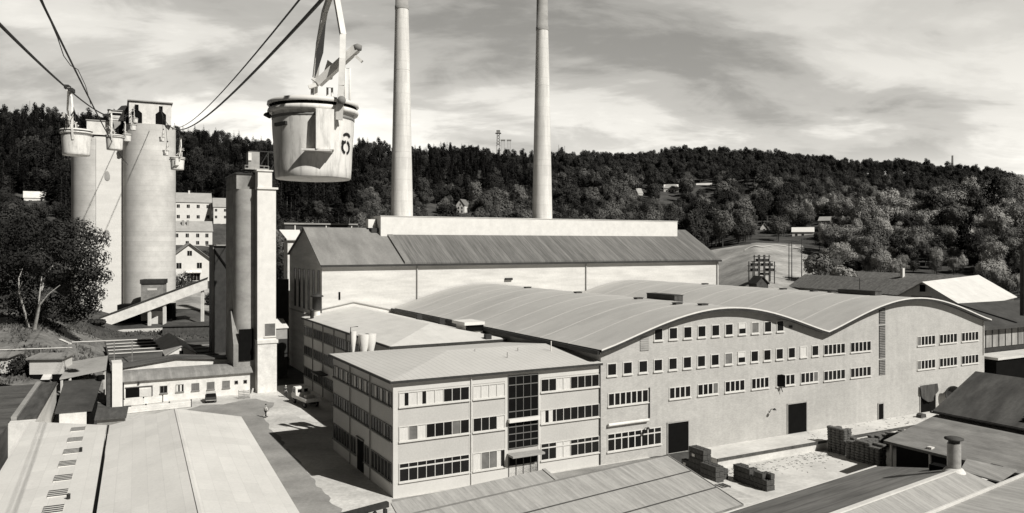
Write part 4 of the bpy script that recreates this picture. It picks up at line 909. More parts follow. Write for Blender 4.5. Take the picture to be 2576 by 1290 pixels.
# distant roofs behind the brick hall
BR = R(42.3)
bn = gable('barn', 'barn with bright sheet roof and boarded gable behind the right end of the brick hall', 'barn', (77.9-7*math.cos(R(-42.3)), 150+7*math.sin(R(42.3)), 2), R(-42.3), 14, 44, 0, 9.4, 13.75, 'white2', 'annexroof', .6, ridge='y')
mb = MB(); mb.box(4.9, 8.5, -.06, -.001, 6, 11.2, 0); mb.box(6.5, 7.4, -.3, -.061, 12.0, 13.3, 1); mb.build('gable_door', ['concrete_d', 'black'], bn)
mb = MB()
def along_ridge(name, lab, near, far, half, drop, wall, roof, zb):
    d = far-near; L = math.hypot(d.x, d.y); rot = math.atan2(d.y, d.x); o = near+Vector((d.y, -d.x, 0))/L*half
    zr = (near.z+far.z)/2-zb
    return gable(name, lab, 'store', (o.x, o.y, zb), rot, L, 2*half, 0, zr-drop, zr, wall, roof, .5)
t = along_ridge('tile_roofed_store', 'long store with dark tiled roof behind the brick hall, the nearer one', pY(2326, 708, 178), pY(2027, 690, 215), 5.2, 3.0, 'wood', 'tile', 5)
t = along_ridge('tile_roofed_store', 'long store with dark tiled roof and white chimney behind the brick hall, the farther one', pY(2440, 696.5, 202), pY(2143, 681, 236), 6, 3.0, 'wood', 'tile', 7)
mb = MB(); mb.box(18, 18.8, 7.6, 8.4, 3, 9.4); mb.build('chimney', 'white', t)
q = pY(1903, 712, 186); t = gable('little_shed', 'little shed whose dark gable peeps over the rear edge of the barrel roofs', 'shed', (q.x, q.y, 8), R(10), 2.9, 4, 0, q.z-8, q.z-8+1.5, 'woodd', 'tar', .3, ridge='y')
q = pY(2056, 690, 240); t = gable('long_white_store', 'low store with white roof beyond the tiled roofs', 'store', (q.x-8, q.y, 6), R(6), 26, 8, 0, q.z-7.5, q.z-6, 'white2', 'white', .3)
# pipe rack on the meadow
q = pY(1893, 693, 214); pr = thing('storage_rack', 'dark open steel storage rack standing on the meadow', 'storage rack', (q.x, q.y, ground_z(q.x, q.y)), R(12))
zb = q.z-ground_z(q.x, q.y)
for x in (0, 1.6, 3.2, 4.8, 6.4):
    for y in (0, 2.2):
        hh_ = 3.8 if x in (0, 6.4) else 5.6
        mb = MB(); mb.box(x, x+.2, y, y+.2, -1, zb+hh_); mb.build('upright', 'dark', pr)
for z, xa, xb in ((1.1, -.3, 7.0), (2.5, -.3, 7.0), (3.7, .8, 6.0), (5.0, 1.5, 5.2)):
    mb = MB(); mb.box(xa, xb, -.1, 2.5, zb+z, zb+z+.16); mb.build('shelf', 'woodd', pr)
for x, z, l in ((.4, 2.7, 2.0), (3.5, 2.7, 2.6), (1.9, 3.9, 1.3), (3.4, 3.9, 1.4), (.3, 1.3, 1.4), (4.9, 1.3, 1.5), (3.2, .1, 1.8)):
    mb = MB(); mb.box(x, x+l, .2, 2.0, zb+z, zb+z+.6); mb.build('load', 'dark', pr)
# telegraph poles
pole = None
for (u, v0, v1, Y, lab) in ((1984, 612, 690, 222, 'tall dark double pole on the meadow, left one'), (1991, 608, 690, 222, 'tall dark double pole on the meadow, right one'), (2016, 600, 680, 226, 'dark pole at the edge of the wood right of the meadow'),
                       (1928, 541, 590, 372, 'thin pole beside the white gabled cottage'), (1800, 463, 505, 520, 'thin pole between the two upper hillside houses'), (2162, 700, 735, 190, 'short pole in front of the wood'), (2110, 680, 712, 205, 'short pale pole left of the pale round tree')):
    q = pY(u, v1, Y); z0 = min(q.z, ground_z(q.x, q.y)); h = CH-(v0-VH)*Y/FL-z0
    t = thing('utility_pole', lab, 'pole', (q.x, q.y, z0), 0, 'poles on the meadow and hillside'); mb = MB(); mb.lathe([(.16, -.5), (.11, h)], 8); mb.build('post', 'woodd', t)
    mb = MB(); mb.box(-.7, .7, -.05, .05, h-.6, h-.45); mb.build('crossarm', 'woodd', t)
# ---------------------------------------------------------------- cableway: cables and buckets
def cabL(Y): d = Y-52; return Vector((-5.76-.4458*Y, Y, 33+.099*d+.000505*d*d))
def cabR(Y): d = Y-17.4; return Vector((4.33-.467*Y, Y, 28.8+.0587*d+.000561*d*d))
Ys = [-30+i*3.2 for i in range(70)]
Ys = [y for y in Ys if y < 193.4]
for f, lab, dx in ((cabL, 'left', -.3), (cabR, 'right', -.36)):
    mb = MB(); mb.tube([f(y) for y in Ys], .05, 6); tag(mb.build('carrying_cable', 'cable'), f'thick {lab} carrying cable of the cableway', 'cable')
    mb = MB(); mb.tube([f(y)+Vector((dx*(1 if y < 150 else max(0, (190-y)/40)), 0, .22)) for y in Ys], .028, 5); tag(mb.build('hauling_rope', 'cable'), f'thin hauling rope beside the {lab} carrying cable', 'cable')
mb = MB(); A, B = pY(58, -92, 26), pY(322, 414, 160); mb.tube([A.lerp(B, i/20)-Vector((0, 0, .9*math.sin(math.pi*i/20))) for i in range(21)], .05, 5); tag(mb.build('stay_cable', 'cable'), 'steep dark stay cable running from the top left corner down past the silos', 'cable')
mb = MB(); mb.tube([pY(u, v, Y) for u, v, Y in ((98, -20, 28), (128, 55, 30), (145, 95, 33), (160, 140, 36), (178, 165, 40), (196, 175, 44), (215, 215, 50), (228, 262, 62))], .022, 5); tag(mb.build('slack_rope', 'cable'), 'thin slack rope hanging under the steep stay cable', 'rope')
BK = .00336
def bz(x, y): return ((x-505)*BK, (1175-y)*BK)
def make_bucket():
    t = thing('cable_bucket', '', 'cable bucket')
    mb = MB(); mb.lathe([(.02, 0), (.79, 0)]+[(.81+.075*k/10, .02+1.38*k/10) for k in range(11)], 64, 0, 0, 0)
    mb.v = [(x*(1+.012*noise.noise(Vector((x*2.1, y*2.1, z*2.4)))), y*(1+.012*noise.noise(Vector((x*2.1, y*2.1, z*2.4)))), z) for x, y, z in mb.v]
    mb.build('bowl', 'bucketpaint', t)
    mb = MB(); mb.lathe([(.870, 1.27), (.884, 1.272), (.889, 1.335), (.878, 1.337)], 40); mb.build('hoop', 'framed', t)
    mb = MB(); mb.lathe([(.86, 1.40), (.955, 1.405), (.975, 1.46), (.955, 1.51), (.87, 1.515)], 40); mb.build('rim', 'bucketpaint', t)
    mb = MB(); mb.lathe([(.87, 1.516), (.93, 1.517), (.93, 1.58), (.87, 1.581)], 40); mb.build('rim_gap', 'black', t)  # black ring paints the dark of the gap between rim and lid
    mb = MB(); mb.lathe([(.97, 1.582), (.985, 1.60), (.975, 1.66), (.9, 1.69), (.45, 1.76), (.02, 1.78)], 40, 0, 0, 0); mb.build('lid', 'white', t)
    mb = MB()
    def arm(pts, w, th, m=0):
        for a, b in zip(pts, pts[1:]): mb.beam(a, b, w, th, m)
    fr = [(.52, -.88, 1.2), (.54, -.96, 1.55), (.57, -.93, 1.9), (.60, -.72, 2.5), (.62, -.45, 3.1), (.50, -.1, 3.95), (.46, 0, 4.25)]
    arm(fr, .125, .08)
    arm([(.0, .88, .95), (.02, .98, 1.6), (.04, .85, 2.4), (.12, .5, 3.1), (.24, .2, 3.75), (.40, .02, 4.2)], .12, .08)
    mb.beam((.42, .25, 4.28), (.42, -.25, 4.28), .2, .26)
    mb.hexa([(.44, -.90, 1.2), (.60, -.82, 1.2), (.60, -.78, 1.2), (.44, -.84, 1.2), (.46, -1.0, 1.5), (.62, -.98, 1.5), (.62, -.9, 1.5), (.46, -.9, 1.5)], 0)
    mb.build('hanger', 'white2', t)
    mb = MB(); mb.beam((.10, -.2, 2.08), (.90, -.55, 2.80), .16, .16, 0); mb.beam((.87, -.5, 2.66), (1.02, -.55, 2.52), .08, .06, 0); mb.beam((.10, -.2, 2.06), (-.10, -.2, 1.98), .1, .08, 0)
    for i, p in enumerate(list(mb.v)): pass
    mb.lathe([(.02, 2.74), (.09, 2.76), (.10, 2.86), (.02, 2.9)], 12, .92, -.56, 1); mb.build('latch_lever', ['white2', 'framed'], t)
    mb = MB(); mb.prism([(.16, 2.15), (.40, 2.2), (.47, 2.5), (.30, 2.62)], -.12, -.08, 'y', 0); mb.prism([(.02, 2.2), (.12, 2.5), (.21, 2.8), (.27, 3.5), (.22, 3.4), (.06, 2.8)], -.02, .02, 'y', 1); mb.build('web_plate', ['white2', 'dark'], t)
    for x, y, z1, w in ((.70, -.55, 2.36, .05), (.34, .1, 2.05, .05)):
        mb = MB(); mb.tube([(x-.04, y, 1.7), (x-.04, y, z1), (x+.06, y, z1), (x+.06, y, 1.68)], .028, 6); mb.build('guard_hoop', 'white2', t)
    mb = MB(); mb.beam((-.03, -.1, 1.7), (-.02, -.1, 2.06), .07, .05, 0); mb.beam((-.03, -.1, 2.2), (.12, -.1, 2.1), .1, .05, 1); mb.beam((.05, -.1, 1.7), (.06, -.1, 2.2), .07, .05, 1); mb.build('catch_post', ['framed', 'white2'], t)
    mb = MB(); mb.prism([(.05, -.78), (.42, -.70), (.42, -1.02), (.05, -1.10)], .55, 1.39, 'z', 0); mb.slab([(-.24, -1.03, .56), (.36, -1.12, .545), (.40, -.70, .545), (-.10, -.72, .56)], .04, 0); mb.build('trip_box', 'bucketpaint', t)
    mb = MB(); mb.beam((-.78, -.50, 1.10), (-.55, -.72, 1.12), .06, .07); mb.tube([(-.94, -.26, 1.36), (-1.0, -.2, 1.36), (-.9, -.3, 1.30)], .05, 6); mb.build('tipping_handle', 'dark', t)
    mb = MB(); mb.lathe([(.02, -.06), (.09, -.04), (.09, .04), (.02, .06)], 10); mb.v = [(.57+p[0], -1.04+p[2], 1.58+p[1]) for p in mb.v]; mb.build('trunnion', 'framed', t)
    return t
bk = make_bucket()
specs = [(pY(788.3, 451, 17.4), R(14), 'large white cable bucket with lid and black number 6, hanging nearest the camera', 1),
         (pY(192, 391, 52), R(196), 'white cable bucket at the far left, hanging before the dark hill', 1),
         (pY(288, 377, 90), R(190), 'white cable bucket hanging in front of the left silo top', 1),
         (pY(319, 356, 138), R(190), 'small white cable bucket between the two silos, below the cabin', .78),
         (pY(334, 328, 172), R(190), 'small white cable bucket just below the left keyhole opening', .78),
         (pY(340, 309, 191), R(190), 'tiny white cable bucket inside the left keyhole opening', .68),
         (pY(446, 427, 96), R(8), 'white cable bucket hanging right of the right silo before the forest', .9),
         (pY(417, 391, 150), R(8), 'small pale cable bucket low before the right half of the right silo', .6),
         (pY(407, 356, 172), R(8), 'small pale cable bucket before the upper right half of the right silo', .6)]
for i, (loc, rot, lab, sc) in enumerate(specs):
    t = bk if i == 0 else copy_tree(bk)
    t.location = loc; t.rotation_euler[2] = rot; t.scale = (sc,)*3; t['label'] = lab; t['group'] = 'buckets on the cableway'
    f = cabR if (i == 0 or i > 5) else cabL
    g0 = t.matrix_basis @ Vector((.42, 0, 4.3)); mb = MB(); c0 = f(loc.y)
    li = (t.matrix_basis.inverted() @ c0)
    mb.beam((.42, 0, 4.3), (li.x, li.y, li.z), .10, .10); dy = Vector((li.x, li.y, li.z+.1)); 
    mb.box(dy.x-.14, dy.x+.14, dy.y-.35, dy.y+.35, dy.z-.12, dy.z+.12); mb.build('carriage', 'dark', t)
# the stencilled 6 on the nearest bucket
def on_bowl(dx, z):
    r = .809+.0543*z+.016; a = R(53)+dx/r; return (r*math.sin(a), -r*math.cos(a), z)
mb = MB()
def stroke(pts, w=.045):
    for (x0, z0), (x1, z1) in zip(pts, pts[1:]):
        d = Vector((x1-x0, z1-z0)).normalized()*w/2; nx_, nz_ = -d.y, d.x
        q = [on_bowl(x0+nx_, z0+nz_), on_bowl(x0-nx_, z0-nz_), on_bowl(x1-nx_, z1-nz_), on_bowl(x1+nx_, z1+nz_)]
        mb.add(q, [(0, 1, 2, 3)])
def arcp(cx, cz, rx, rz, a0, a1, n=9): return [(cx+rx*math.cos(R(a0+(a1-a0)*i/n)), cz+rz*math.sin(R(a0+(a1-a0)*i/n))) for i in range(n+1)]
stroke(arcp(0, .66, .13, .125, 100, 255), .06); stroke(arcp(0, .66, .13, .125, -75, 78), .06); stroke(arcp(.01, .86, .13, .09, 20, 150), .06); stroke([(-.12, .80), (-.132, .72)], .055)
mb.build('number', 'number', bk)
# ---------------------------------------------------------------- crates, bales, vehicles, people
def crate_mesh():
    mb = MB(); w, d, h, t = .52, .55, .54, .055
    for z0, z1 in ((.02, .17), (.19, .34), (.36, .5)):
        mb.box(0, w, 0, t, z0, z1); mb.box(0, w, d-t, d, z0, z1); mb.box(0, t, t+.001, d-t-.001, z0, z1); mb.box(w-t, w, t+.001, d-t-.001, z0, z1)
    for x in (0.001, w-.06):
        for y in (t+.002, d-t-.052): mb.box(x+.032 if x < .1 else x-.0, x+.06 if x < .1 else x+.028, y, y+.05, 0, h)
    mb.box(.02, w-.02, t, d-t, .02, .05, 1); mb.box(.058, w-.058, .058, d-.058, .06, .40, 1)
    mb.box(.057, w-.057, d/2-.025, d/2+.025, .42, .5, 0)
    return mb.mesh('crate', ['crate', 'black'])
CM = crate_mesh(); rng = random.Random(3)
def crates(a0, b0, na, nb, nz, z0, lab, grp, skip=()):
    for k in range(nz):
        for j in range(nb):
            for i in range(na):
                if (i, j, k) in skip: continue
                if 0 < j < nb-1 and 0 < i < na-1 and k < nz-1: continue
                o = bpy.data.objects.new('crate', CM); COL.objects.link(o)
                o.location = W(a0+i*.535+rng.uniform(-.012, .012), b0+j*.565+rng.uniform(-.012, .012), z0+k*.545); o.rotation_euler[2] = ANG+rng.uniform(-.03, .03)
                tag(o, lab, 'crate', grp)
crates(33.5, -12.6, 2, 8, 3, -1, 'slatted crate in the long triple-high row nearest the open yard', 'crates in the long row', skip={(0, 3, 2), (1, 3, 2), (0, 0, 2), (1, 5, 2), (1, 2, 2)})
crates(31.05, -8.2, 2, 4, 3, -1, 'slatted crate in the block just before the tallest crate stack', 'crates in the middle block')
crates(32.15, -7.7, 2, 4, 2, -1, 'slatted crate in the low block right of the tallest crate stack', 'crates in the low block')
crates(31.5, -5.9, 2, 6, 2, -1, 'slatted crate in the lower half of the tallest crate stack by the gateway', 'crates under the tallest stack')
crates(31.5, -5.9, 2, 4, 3, .09, 'slatted crate in the upper half of the tallest crate stack by the gateway', 'crates on the tallest stack')
crates(28.25, -12.1, 2, 2, 2, -1, 'slatted crate in the small separate stack at the edge of the foreground roof', 'crates in the small stack')
crates(26.3, -11.2, 3, 2, 1, -1, 'slatted crate on the ground half hidden by the foreground roof', 'crates beside the roof')
for a, b, z, lab in ((31.48, -4.6, .75, 'small white paper label on the tallest crate stack'), (31.48, -3.2, -.5, 'small white paper label low on the tallest crate stack')):
    mb = MB(); mb.box(-.012, 0, 0, .42, 0, .3); tag(mb.build('paper_label', 'white2', None, W(a, b, z), ANG), lab, 'label')
def bale_mesh(seed):
    r = random.Random(seed); mb = MB(); n = 5; vs = []; w, d, h = .62, .60, .3
    pr = [(.0, .12), (.02, .2), (.1, .3)]
    ring = [(0, .06), (0, .24), (.07, .3), (d-.07, .3), (d, .24), (d, .06), (d-.07, 0), (.07, 0)]
    for i, (x, k) in enumerate(((0, .72), (.08, 1), (.31, 1.03), (.54, 1), (.62, .7))):
        for (y, z) in ring: vs.append((x+r.uniform(-.015, .015), d/2+(y-d/2)*k+r.uniform(-.02, .02), .15+(z-.15)*k+r.uniform(-.015, .015)))
    fs = [(i*8+j, (i+1)*8+j, (i+1)*8+(j+1) % 8, i*8+(j+1) % 8) for i in range(4) for j in range(8)]
    mb.add(vs, fs, 0); mb.add(vs[:8], [tuple(range(8))]); mb.add(vs[-8:], [tuple(range(7, -1, -1))])
    return mb.mesh('bale', 'sack')
BM_ = [bale_mesh(i) for i in range(4)]
def bales(a0, b0, na, nb, nz, z0, lab, grp, lean=0.0, ragged=0):
    for k in range(nz):
        for j in range(nb):
            for i in range(na):
                if k == nz-1 and rng.random() < ragged: continue
                o = bpy.data.objects.new('bale', rng.choice(BM_)); COL.objects.link(o)
                o.location = W(a0+i*.63+rng.uniform(-.03, .03)-lean*k, b0+j*.62+rng.uniform(-.03, .03), z0+k*.295); o.rotation_euler[2] = ANG+rng.uniform(-.06, .06)
                tag(o, lab, 'bale', grp)
bales(51.2, -7.4, 2, 4, 10, -1, 'dusty bale in the tall narrow stack at the end of the loading dock', 'bales in the tall stack', .012, .3)
bales(50.4, -12.4, 2, 7, 8, -1, 'dusty bale in the wide dark stack beside the open store', 'bales in the wide stack', 0, .35)
bales(55.5, -7.2, 12, 2, 5, -1, 'dusty bale in the long low stack along the loading dock', 'bales in the low stack', 0, .4)
for a, b, s_, lab in ((72.5, -2.2, (1.2, .7, .6), 'dark lump lying on the dock between small door and tarpaulin'), (75.6, -4.0, (2.6, 1.0, .9), 'long dark lump lying on the dock before the tarpaulin')):
    mb = MB(); mb.prism([(0, 0), (s_[0], 0), (s_[0]*.9, s_[2]*.8), (s_[0]*.4, s_[2]), (s_[0]*.1, s_[2]*.7)], 0, s_[1], 'y'); tag(mb.build('covered_heap', 'tarp', None, W(a, b, .0), ANG), lab, 'heap')
mb = MB()
for _ in range(420):
    a, b = rng.uniform(33, 56), -4.7-abs(rng.gauss(0, 2.2))
    if rng.random() < .25: a, b = rng.uniform(50, 74), rng.uniform(-4.2, -.3)
    z = -.99 if b < -4.45 else .01; q = W(a, b, z); an = rng.uniform(0, 3.14); l = rng.uniform(.05, .17)
    c, s = math.cos(an)*l, math.sin(an)*l; k = rng.uniform(.015, .04)
    mb.hexa([(q.x-c, q.y-s, z), (q.x-s*k+c, q.y+c*k+s, z), (q.x+c+.03, q.y+s+.04, z), (q.x-c+.02, q.y-s+.05, z), (q.x-c, q.y-s, z+k), (q.x-s*k+c, q.y+c*k+s, z+k), (q.x+c+.03, q.y+s+.04, z+k), (q.x-c+.02, q.y-s+.05, z+k)], rng.randrange(2))
tag(mb.build('straw_litter', ['wood', 'crate']), 'straw and broken board litter scattered along the foot of the loading dock', 'litter', kind='stuff')
# white lorry
def wheel(par, x, y, r, w):
    mb = MB(); mb.lathe([(.1, -w/2), (r-.04, -w/2), (r, -w/2+.04), (r, w/2-.04), (r-.04, w/2), (.1, w/2)], 18); mb.v = [(x+p[0], y+p[2], r+p[1]) for p in mb.v]; o = mb.build('wheel', 'tyre', par)
    mb = MB(); mb.lathe([(.02, -w/2-.02), (r*.55, -w/2-.01), (r*.55, w/2+.01), (.02, w/2+.02)], 12); mb.v = [(x+p[0], y+p[2], r+p[1]) for p in mb.v]; mb.build('rim', 'framed', o)
q = pt(789, 1016, 0)-W(1.1, 0)+W(0, 0)
lo = thing('lorry', 'white flatbed lorry parked in the shadow beside the office block', 'lorry', q, ANG+R(97))
mb = MB(); mb.prism([(1.3, .75), (3.0, .75), (3.0, 1.35), (2.75, 1.5), (2.5, 2.3), (2.3, 2.42), (1.45, 2.42), (1.3, 2.3)], -1.05, 1.05, 'y', 0); cabo = mb.build('cab', 'white', lo)
mb = MB()
for y0, y1 in ((-.75, -.2), (.2, .75)): mb.box(1.27, 1.299, y0, y1, 1.65, 2.1)
mb.hexa([(2.74, -.9, 1.55), (2.74, .9, 1.55), (2.77, .9, 1.55), (2.77, -.9, 1.55), (2.53, -.85, 2.2), (2.53, .85, 2.2), (2.56, .85, 2.2), (2.56, -.85, 2.2)])
for y in (-1.06, 1.051): mb.box(1.6, 2.5, y, y+.01, 1.55, 2.15)
mb.build('cab_window', 'glass', lo)
mb = MB(); mb.box(-2.9, 1.2, -1.15, 1.15, .85, 1.0, 0); mb.box(-2.9, 1.2, -1.15, -1.09, 1.0, 1.32, 0); mb.box(-2.9, 1.2, 1.09, 1.15, 1.0, 1.32, 0); mb.box(-2.9, -2.84, -1.089, 1.089, 1.001, 1.32, 0); mb.box(1.14, 1.2, -1.089, 1.089, 1.001, 1.6, 0); mb.build('flatbed', 'white2', lo)
mb = MB(); mb.box(-2.7, 2.9, -.4, .4, .5, .74); mb.build('chassis', 'dark', lo)
mb = MB(); mb.box(-.4, .5, -.9, .1, 1.001, 1.35); mb.build('load', 'white', lo)
for x in (-1.9, 2.1):
    for y in (-.9, .9): wheel(lo, x, y, .42, .26)
for y in (-.8, .8):
    mb = MB(); mb.lathe([(.02, 0), (.12, .01), (.12, .05), (.02, .06)], 12); mb.v = [(3.0+p[2], y+p[0], 1.05+p[1]) for p in mb.v]; mb.build('headlight', 'curtain', lo)
q = pt(530, 1009, 0)
cr = thing('car', 'small dark car with pale roof parked in front of the low workshop', 'car', q, R(112))
mb = MB(); mb.prism([(-1.7, .35), (1.7, .35), (1.75, .75), (1.0, .85), (-1.2, .88), (-1.7, .8)], -.75, .75, 'y', 0); mb.build('body', 'tar', cr)
mb = MB(); mb.prism([(-1.35, .88), (.85, .86), (.45, 1.32), (-.9, 1.32)], -.66, .66, 'y', 0); mb.build('windows', 'glass', cr)
mb = MB(); mb.box(-.95, .5, -.68, .68, 1.321, 1.39, 0); mb.build('roof', 'concrete', cr)
mb = MB(); mb.box(-1.76, -1.701, -.72, .72, .4, .5); mb.build('bumper', 'steel', cr)
for x in (-1.1, 1.15):
    for y in (-.68, .68): wheel(cr, x, y, .3, .16)
q = pt(600, 1004, 0); pa = thing('slatted_rack', 'slatted wooden rack leaning against the right end of the low workshop', 'rack', q, R(24))
mb = MB()
for i in range(5): mb.beam((0, .2+.1*i, .15+.22*i), (1.6, .2+.1*i, .15+.22*i), .05, .12)
for x in (.05, .8, 1.55): mb.beam((x, .1, 0), (x, .68, 1.25), .07, .05)
mb.build('slats', 'wood', pa)
mb = MB(); mb.beam((1.75, .1, 0), (2.1, .5, 1.4), .25, .04); mb.build('board', 'white', pa)
# people
def skin(name, V, E_, rad, m, par, levels=2):
    me = bpy.data.meshes.new(name); me.from_pydata(V, E_, []); me.materials.append(M[m]); o = bpy.data.objects.new(name, me); COL.objects.link(o); o.parent = par
    md = o.modifiers.new('skin', 'SKIN'); md.use_smooth_shade = True
    for i, r in enumerate(rad): me.skin_vertices[0].data[i].radius = (r[0], r[1]) if isinstance(r, tuple) else (r, r)
    me.skin_vertices[0].data[0].use_root = True
    o.modifiers.new('sub', 'SUBSURF').levels = 1; o.modifiers['sub'].render_levels = levels
    return o
def person(loc, rot, lab, shirt, trousers, cap, stride=.22):
    t = thing('person', lab, 'person', loc, rot)
    s = stride
    V = [(0, 0, .95), (0, .01, 1.18), (0, 0, 1.38), (0, 0, 1.50), (0, -.03, 1.60), (0, -.03, 1.70),
         (.19, 0, 1.38), (.25, .04*4*s, 1.12), (.25, -.02, .90), (.25, -.05, .84),
         (-.19, 0, 1.38), (-.25, -.12*s, 1.12), (-.26, -.14, .92), (-.26, -.17, .86),
         (.10, 0, .86), (.11, -s*.55, .49), (.11, -s*.9, .09), (.11, -s*.9-.16, .04),
         (-.10, 0, .86), (-.11, s*.35, .49), (-.11, s, .12), (-.11, s-.14, .04)]
    E_ = [(0, 1), (1, 2), (2, 3), (3, 4), (4, 5), (2, 6), (6, 7), (7, 8), (8, 9), (2, 10), (10, 11), (11, 12), (12, 13), (0, 14), (14, 15), (15, 16), (16, 17), (0, 18), (18, 19), (19, 20), (20, 21)]
    rad = [(.15, .11), (.15, .11), (.17, .10), .055, (.075, .09), (.06, .075), .06, .048, .036, .03, .06, .048, .036, .03, .09, .065, .05, .04, .09, .065, .05, .04]
    for sx, b in ((.25, 9), (-.26, 13)):          # five short fingers on each hand
        for k in range(5):
            i0 = len(V); px_, py_, pz_ = V[b]
            V.append((px_+(.012 if k else -.02*(1 if sx > 0 else -1)), py_-.03+.016*k, pz_-.05-(.012 if k in (2, 3) else 0))); E_.append((b, i0)); rad.append(.009)
            V.append((px_-(.012 if sx > 0 else -.012), py_-.035+.016*k, pz_-.085-(.01 if k in (2, 3) else 0)+(.03 if k == 0 else 0))); E_.append((i0, i0+1)); rad.append(.008)
    skin('body', V, E_, rad, 'skin', t)
    mb = MB()
    for x in (-.03, .03): mb.box(x-.012, x+.012, -.125, -.11, 1.625, 1.64, 0)
    mb.prism([(-.012, 1.58), (.012, 1.58), (0, 1.62)], -.14, -.11, 'y', 1); mb.box(-.025, .025, -.122, -.11, 1.545, 1.552, 0)
    mb.build('face', ['dark', 'skin'], t)
    skin('shirt', V[0:3]+V[6:8]+[V[8]]+V[10:12]+[V[12]], [(0, 1), (1, 2), (2, 3), (3, 4), (4, 5), (2, 6), (6, 7), (7, 8)], [(.165, .125), (.165, .125), (.18, .115), .075, .062, .05, .075, .062, .05], shirt, t)
    skin('trousers', [V[0]]+V[14:17]+V[18:21], [(0, 1), (1, 2), (2, 3), (0, 4), (4, 5), (5, 6)], [(.16, .12), .105, .08, .068, .105, .08, .068], trousers, t)
    for i in (17, 21): 
        mb = MB(); x, y, z = V[i]; mb.box(x-.05, x+.05, y-.08, y+.2, z-.04, z+.06); mb.build('shoe', 'dark', t)
    mb = MB(); mb.lathe([(.1, 1.68), (.115, 1.72), (.09, 1.79), (.02, 1.81)], 14, 0, -.02, 0)
    if cap == 'white': mb.prism([(-.09, 1.69), (.09, 1.69), (.06, 1.70), (-.06, 1.70)], -.22, -.1, 'y', 0)
    mb.build('cap' if cap == 'white' else 'hair', cap, t)
    return t
person(pt(718.7, 999, 0), R(20), 'person in dark overalls and white cap standing by the white tower', 'cloth_d', 'cloth_d', 'white', .08)
person(pt(668, 1050, 0), R(150), 'person in pale shirt and dark trousers walking across the asphalt', 'cloth_l', 'cloth_d', 'dark', .24)
# ---------------------------------------------------------------- houses on the hill
def front(par, w, z0, wins, off=0.0):
    F = Fac((0, 0, 0), (1, 0, 0), (0, -1, 0))
    for x, z, ww, h in wins: window(par, F, x-ww/2, x+ww/2, z, z+h, 2 if ww > .9 else 1, 'd', frame='framed' if h < 1.2 else 'frame', sill=False, fw=.06, mull=.06, dep=.06)
def facing(u, v, Y): return pY(u, v, Y), math.atan2((UC-u)/FL, 1)
def place(name, lab, u0, u1, vb, ve, vr, Y, d, wins=(), ridge='x', wall='white', roof='tilel', oh=.3, dz=3, cat='house', turn=0.0, hip=0):
    q = pY(u0, vb, Y); rot = math.atan2(-(((u0+u1)/2-UC)/FL), 1)+turn
    w = (u1-u0)/FL*Y*math.cos(math.atan(((u0+u1)/2-UC)/FL))**1; k = Y/FL
    q.z = q.z-dz
    t = gable(name, lab, cat, q, rot, w, d, 0, dz+(vb-ve)*k, dz+(vb-vr)*k, wall, roof, oh, ridge=ridge, group='houses on the hillside', hip=hip)
    front(t, w, dz, [(x*w, dz+z*(vb-ve)*k, ww, h) for x, z, ww, h in wins])
    return t
t = place('apartment_house', 'long white two storey house, the uppermost right of the silos', 400, 534, 552, 506, 482, 330, 9, [(x, z, 1.3, 1.5) for x in (.36, .55, .74, .93) for z in (.08, .66)], turn=R(3))
mb = MB(); mb.box(11.5, 12.2, 4, 4.8, 13.5, 15.7); mb.build('chimney', 'white2', t)
place('apartment_house', 'lower white wing at the right end of the uppermost long house', 537, 590, 553, 519, 497, 333, 8, [(x, z, 1.0, 1.2) for x in (.12, .55, .8) for z in (.12, .62)], turn=R(3))
t = place('apartment_house', 'long white house with grey roof in the middle row right of the silos', 395, 536, 617, 580, 555, 290, 9, [(x, .55, 1.2, 1.5) for x in (.35, .54, .73, .9)]+[(x, .05, 1.2, 1.4) for x in (.54, .73, .9)], turn=R(3))
for x in (8.5, 10.2): mb = MB(); mb.box(x, x+.8, 2.2, 3.2, 9.5, 12.4); mb.build('chimney', 'concrete_d', t)
t = place('villa', 'large white gabled villa between right silo and elevator tower', 425, 529, 712, 650, 612, 250, 13, [(.5, 1.1, 1.5, 1.7), (.24, .58, 1.6, 1.9), (.74, .58, 1.6, 1.9)], ridge='y', roof='tilel', oh=.9, turn=R(4))
w_ = 11.2*.93; F = Fac((0, 0, 0), (1, 0, 0), (0, -1, 0))
window(t, F, 5.2, 9.2, 3.6, 6.0, 4, 'd', sill=True); mb = MB(); mb.slab([(4.8, -1.2, 6.3), (9.6, -1.2, 6.3), (9.6, -.02, 7.0), (4.8, -.02, 7.0)], .15); mb.build('bay_roof', 'white2', t)
mb = MB(); mb.box(1.2, 2.0, 5, 5.9, 13, 15.6); mb.build('chimney', 'dark', t)
place('house', 'small white house alone on the forest slope at the far left', 60, 114, 512, 496, 480, 330, 7, [(.3, .1, 1.2, 1.3), (.7, .1, 1.2, 1.3)], roof='white2', dz=4)
place('house', 'white gabled house among trees between the two chimneys', 1147, 1170, 536, 516, 501, 430, 8, [(.5, .95, .8, 1.2), (.3, .5, .9, 1.3), (.7, .5, .9, 1.3), (.3, .05, .9, 1.3), (.7, .05, .9, 1.3)], ridge='y', dz=3, roof='tile', turn=R(-24))
place('shed', 'tiny white outhouse left of the white gabled house', 1085, 1103, 543, 538, 533, 425, 4, (), cat='shed', roof='white')
place('house', 'white two storey house with grey hipped roof high on the hill', 1669, 1706, 488, 473, 463, 530, 7, [(x, .35, 1.0, 1.3) for x in (.2, .4, .6, .8)], hip=2)
place('house', 'wide white house showing below the hipped roof house', 1666, 1706, 506, 495, 489, 524, 5, (), roof='white2')
place('house', 'bright white house at the top right of the hillside group', 1750, 1788, 484, 472, 461, 540, 6, [(.25, .1, 1, 1.2)], roof='white', turn=R(-10))
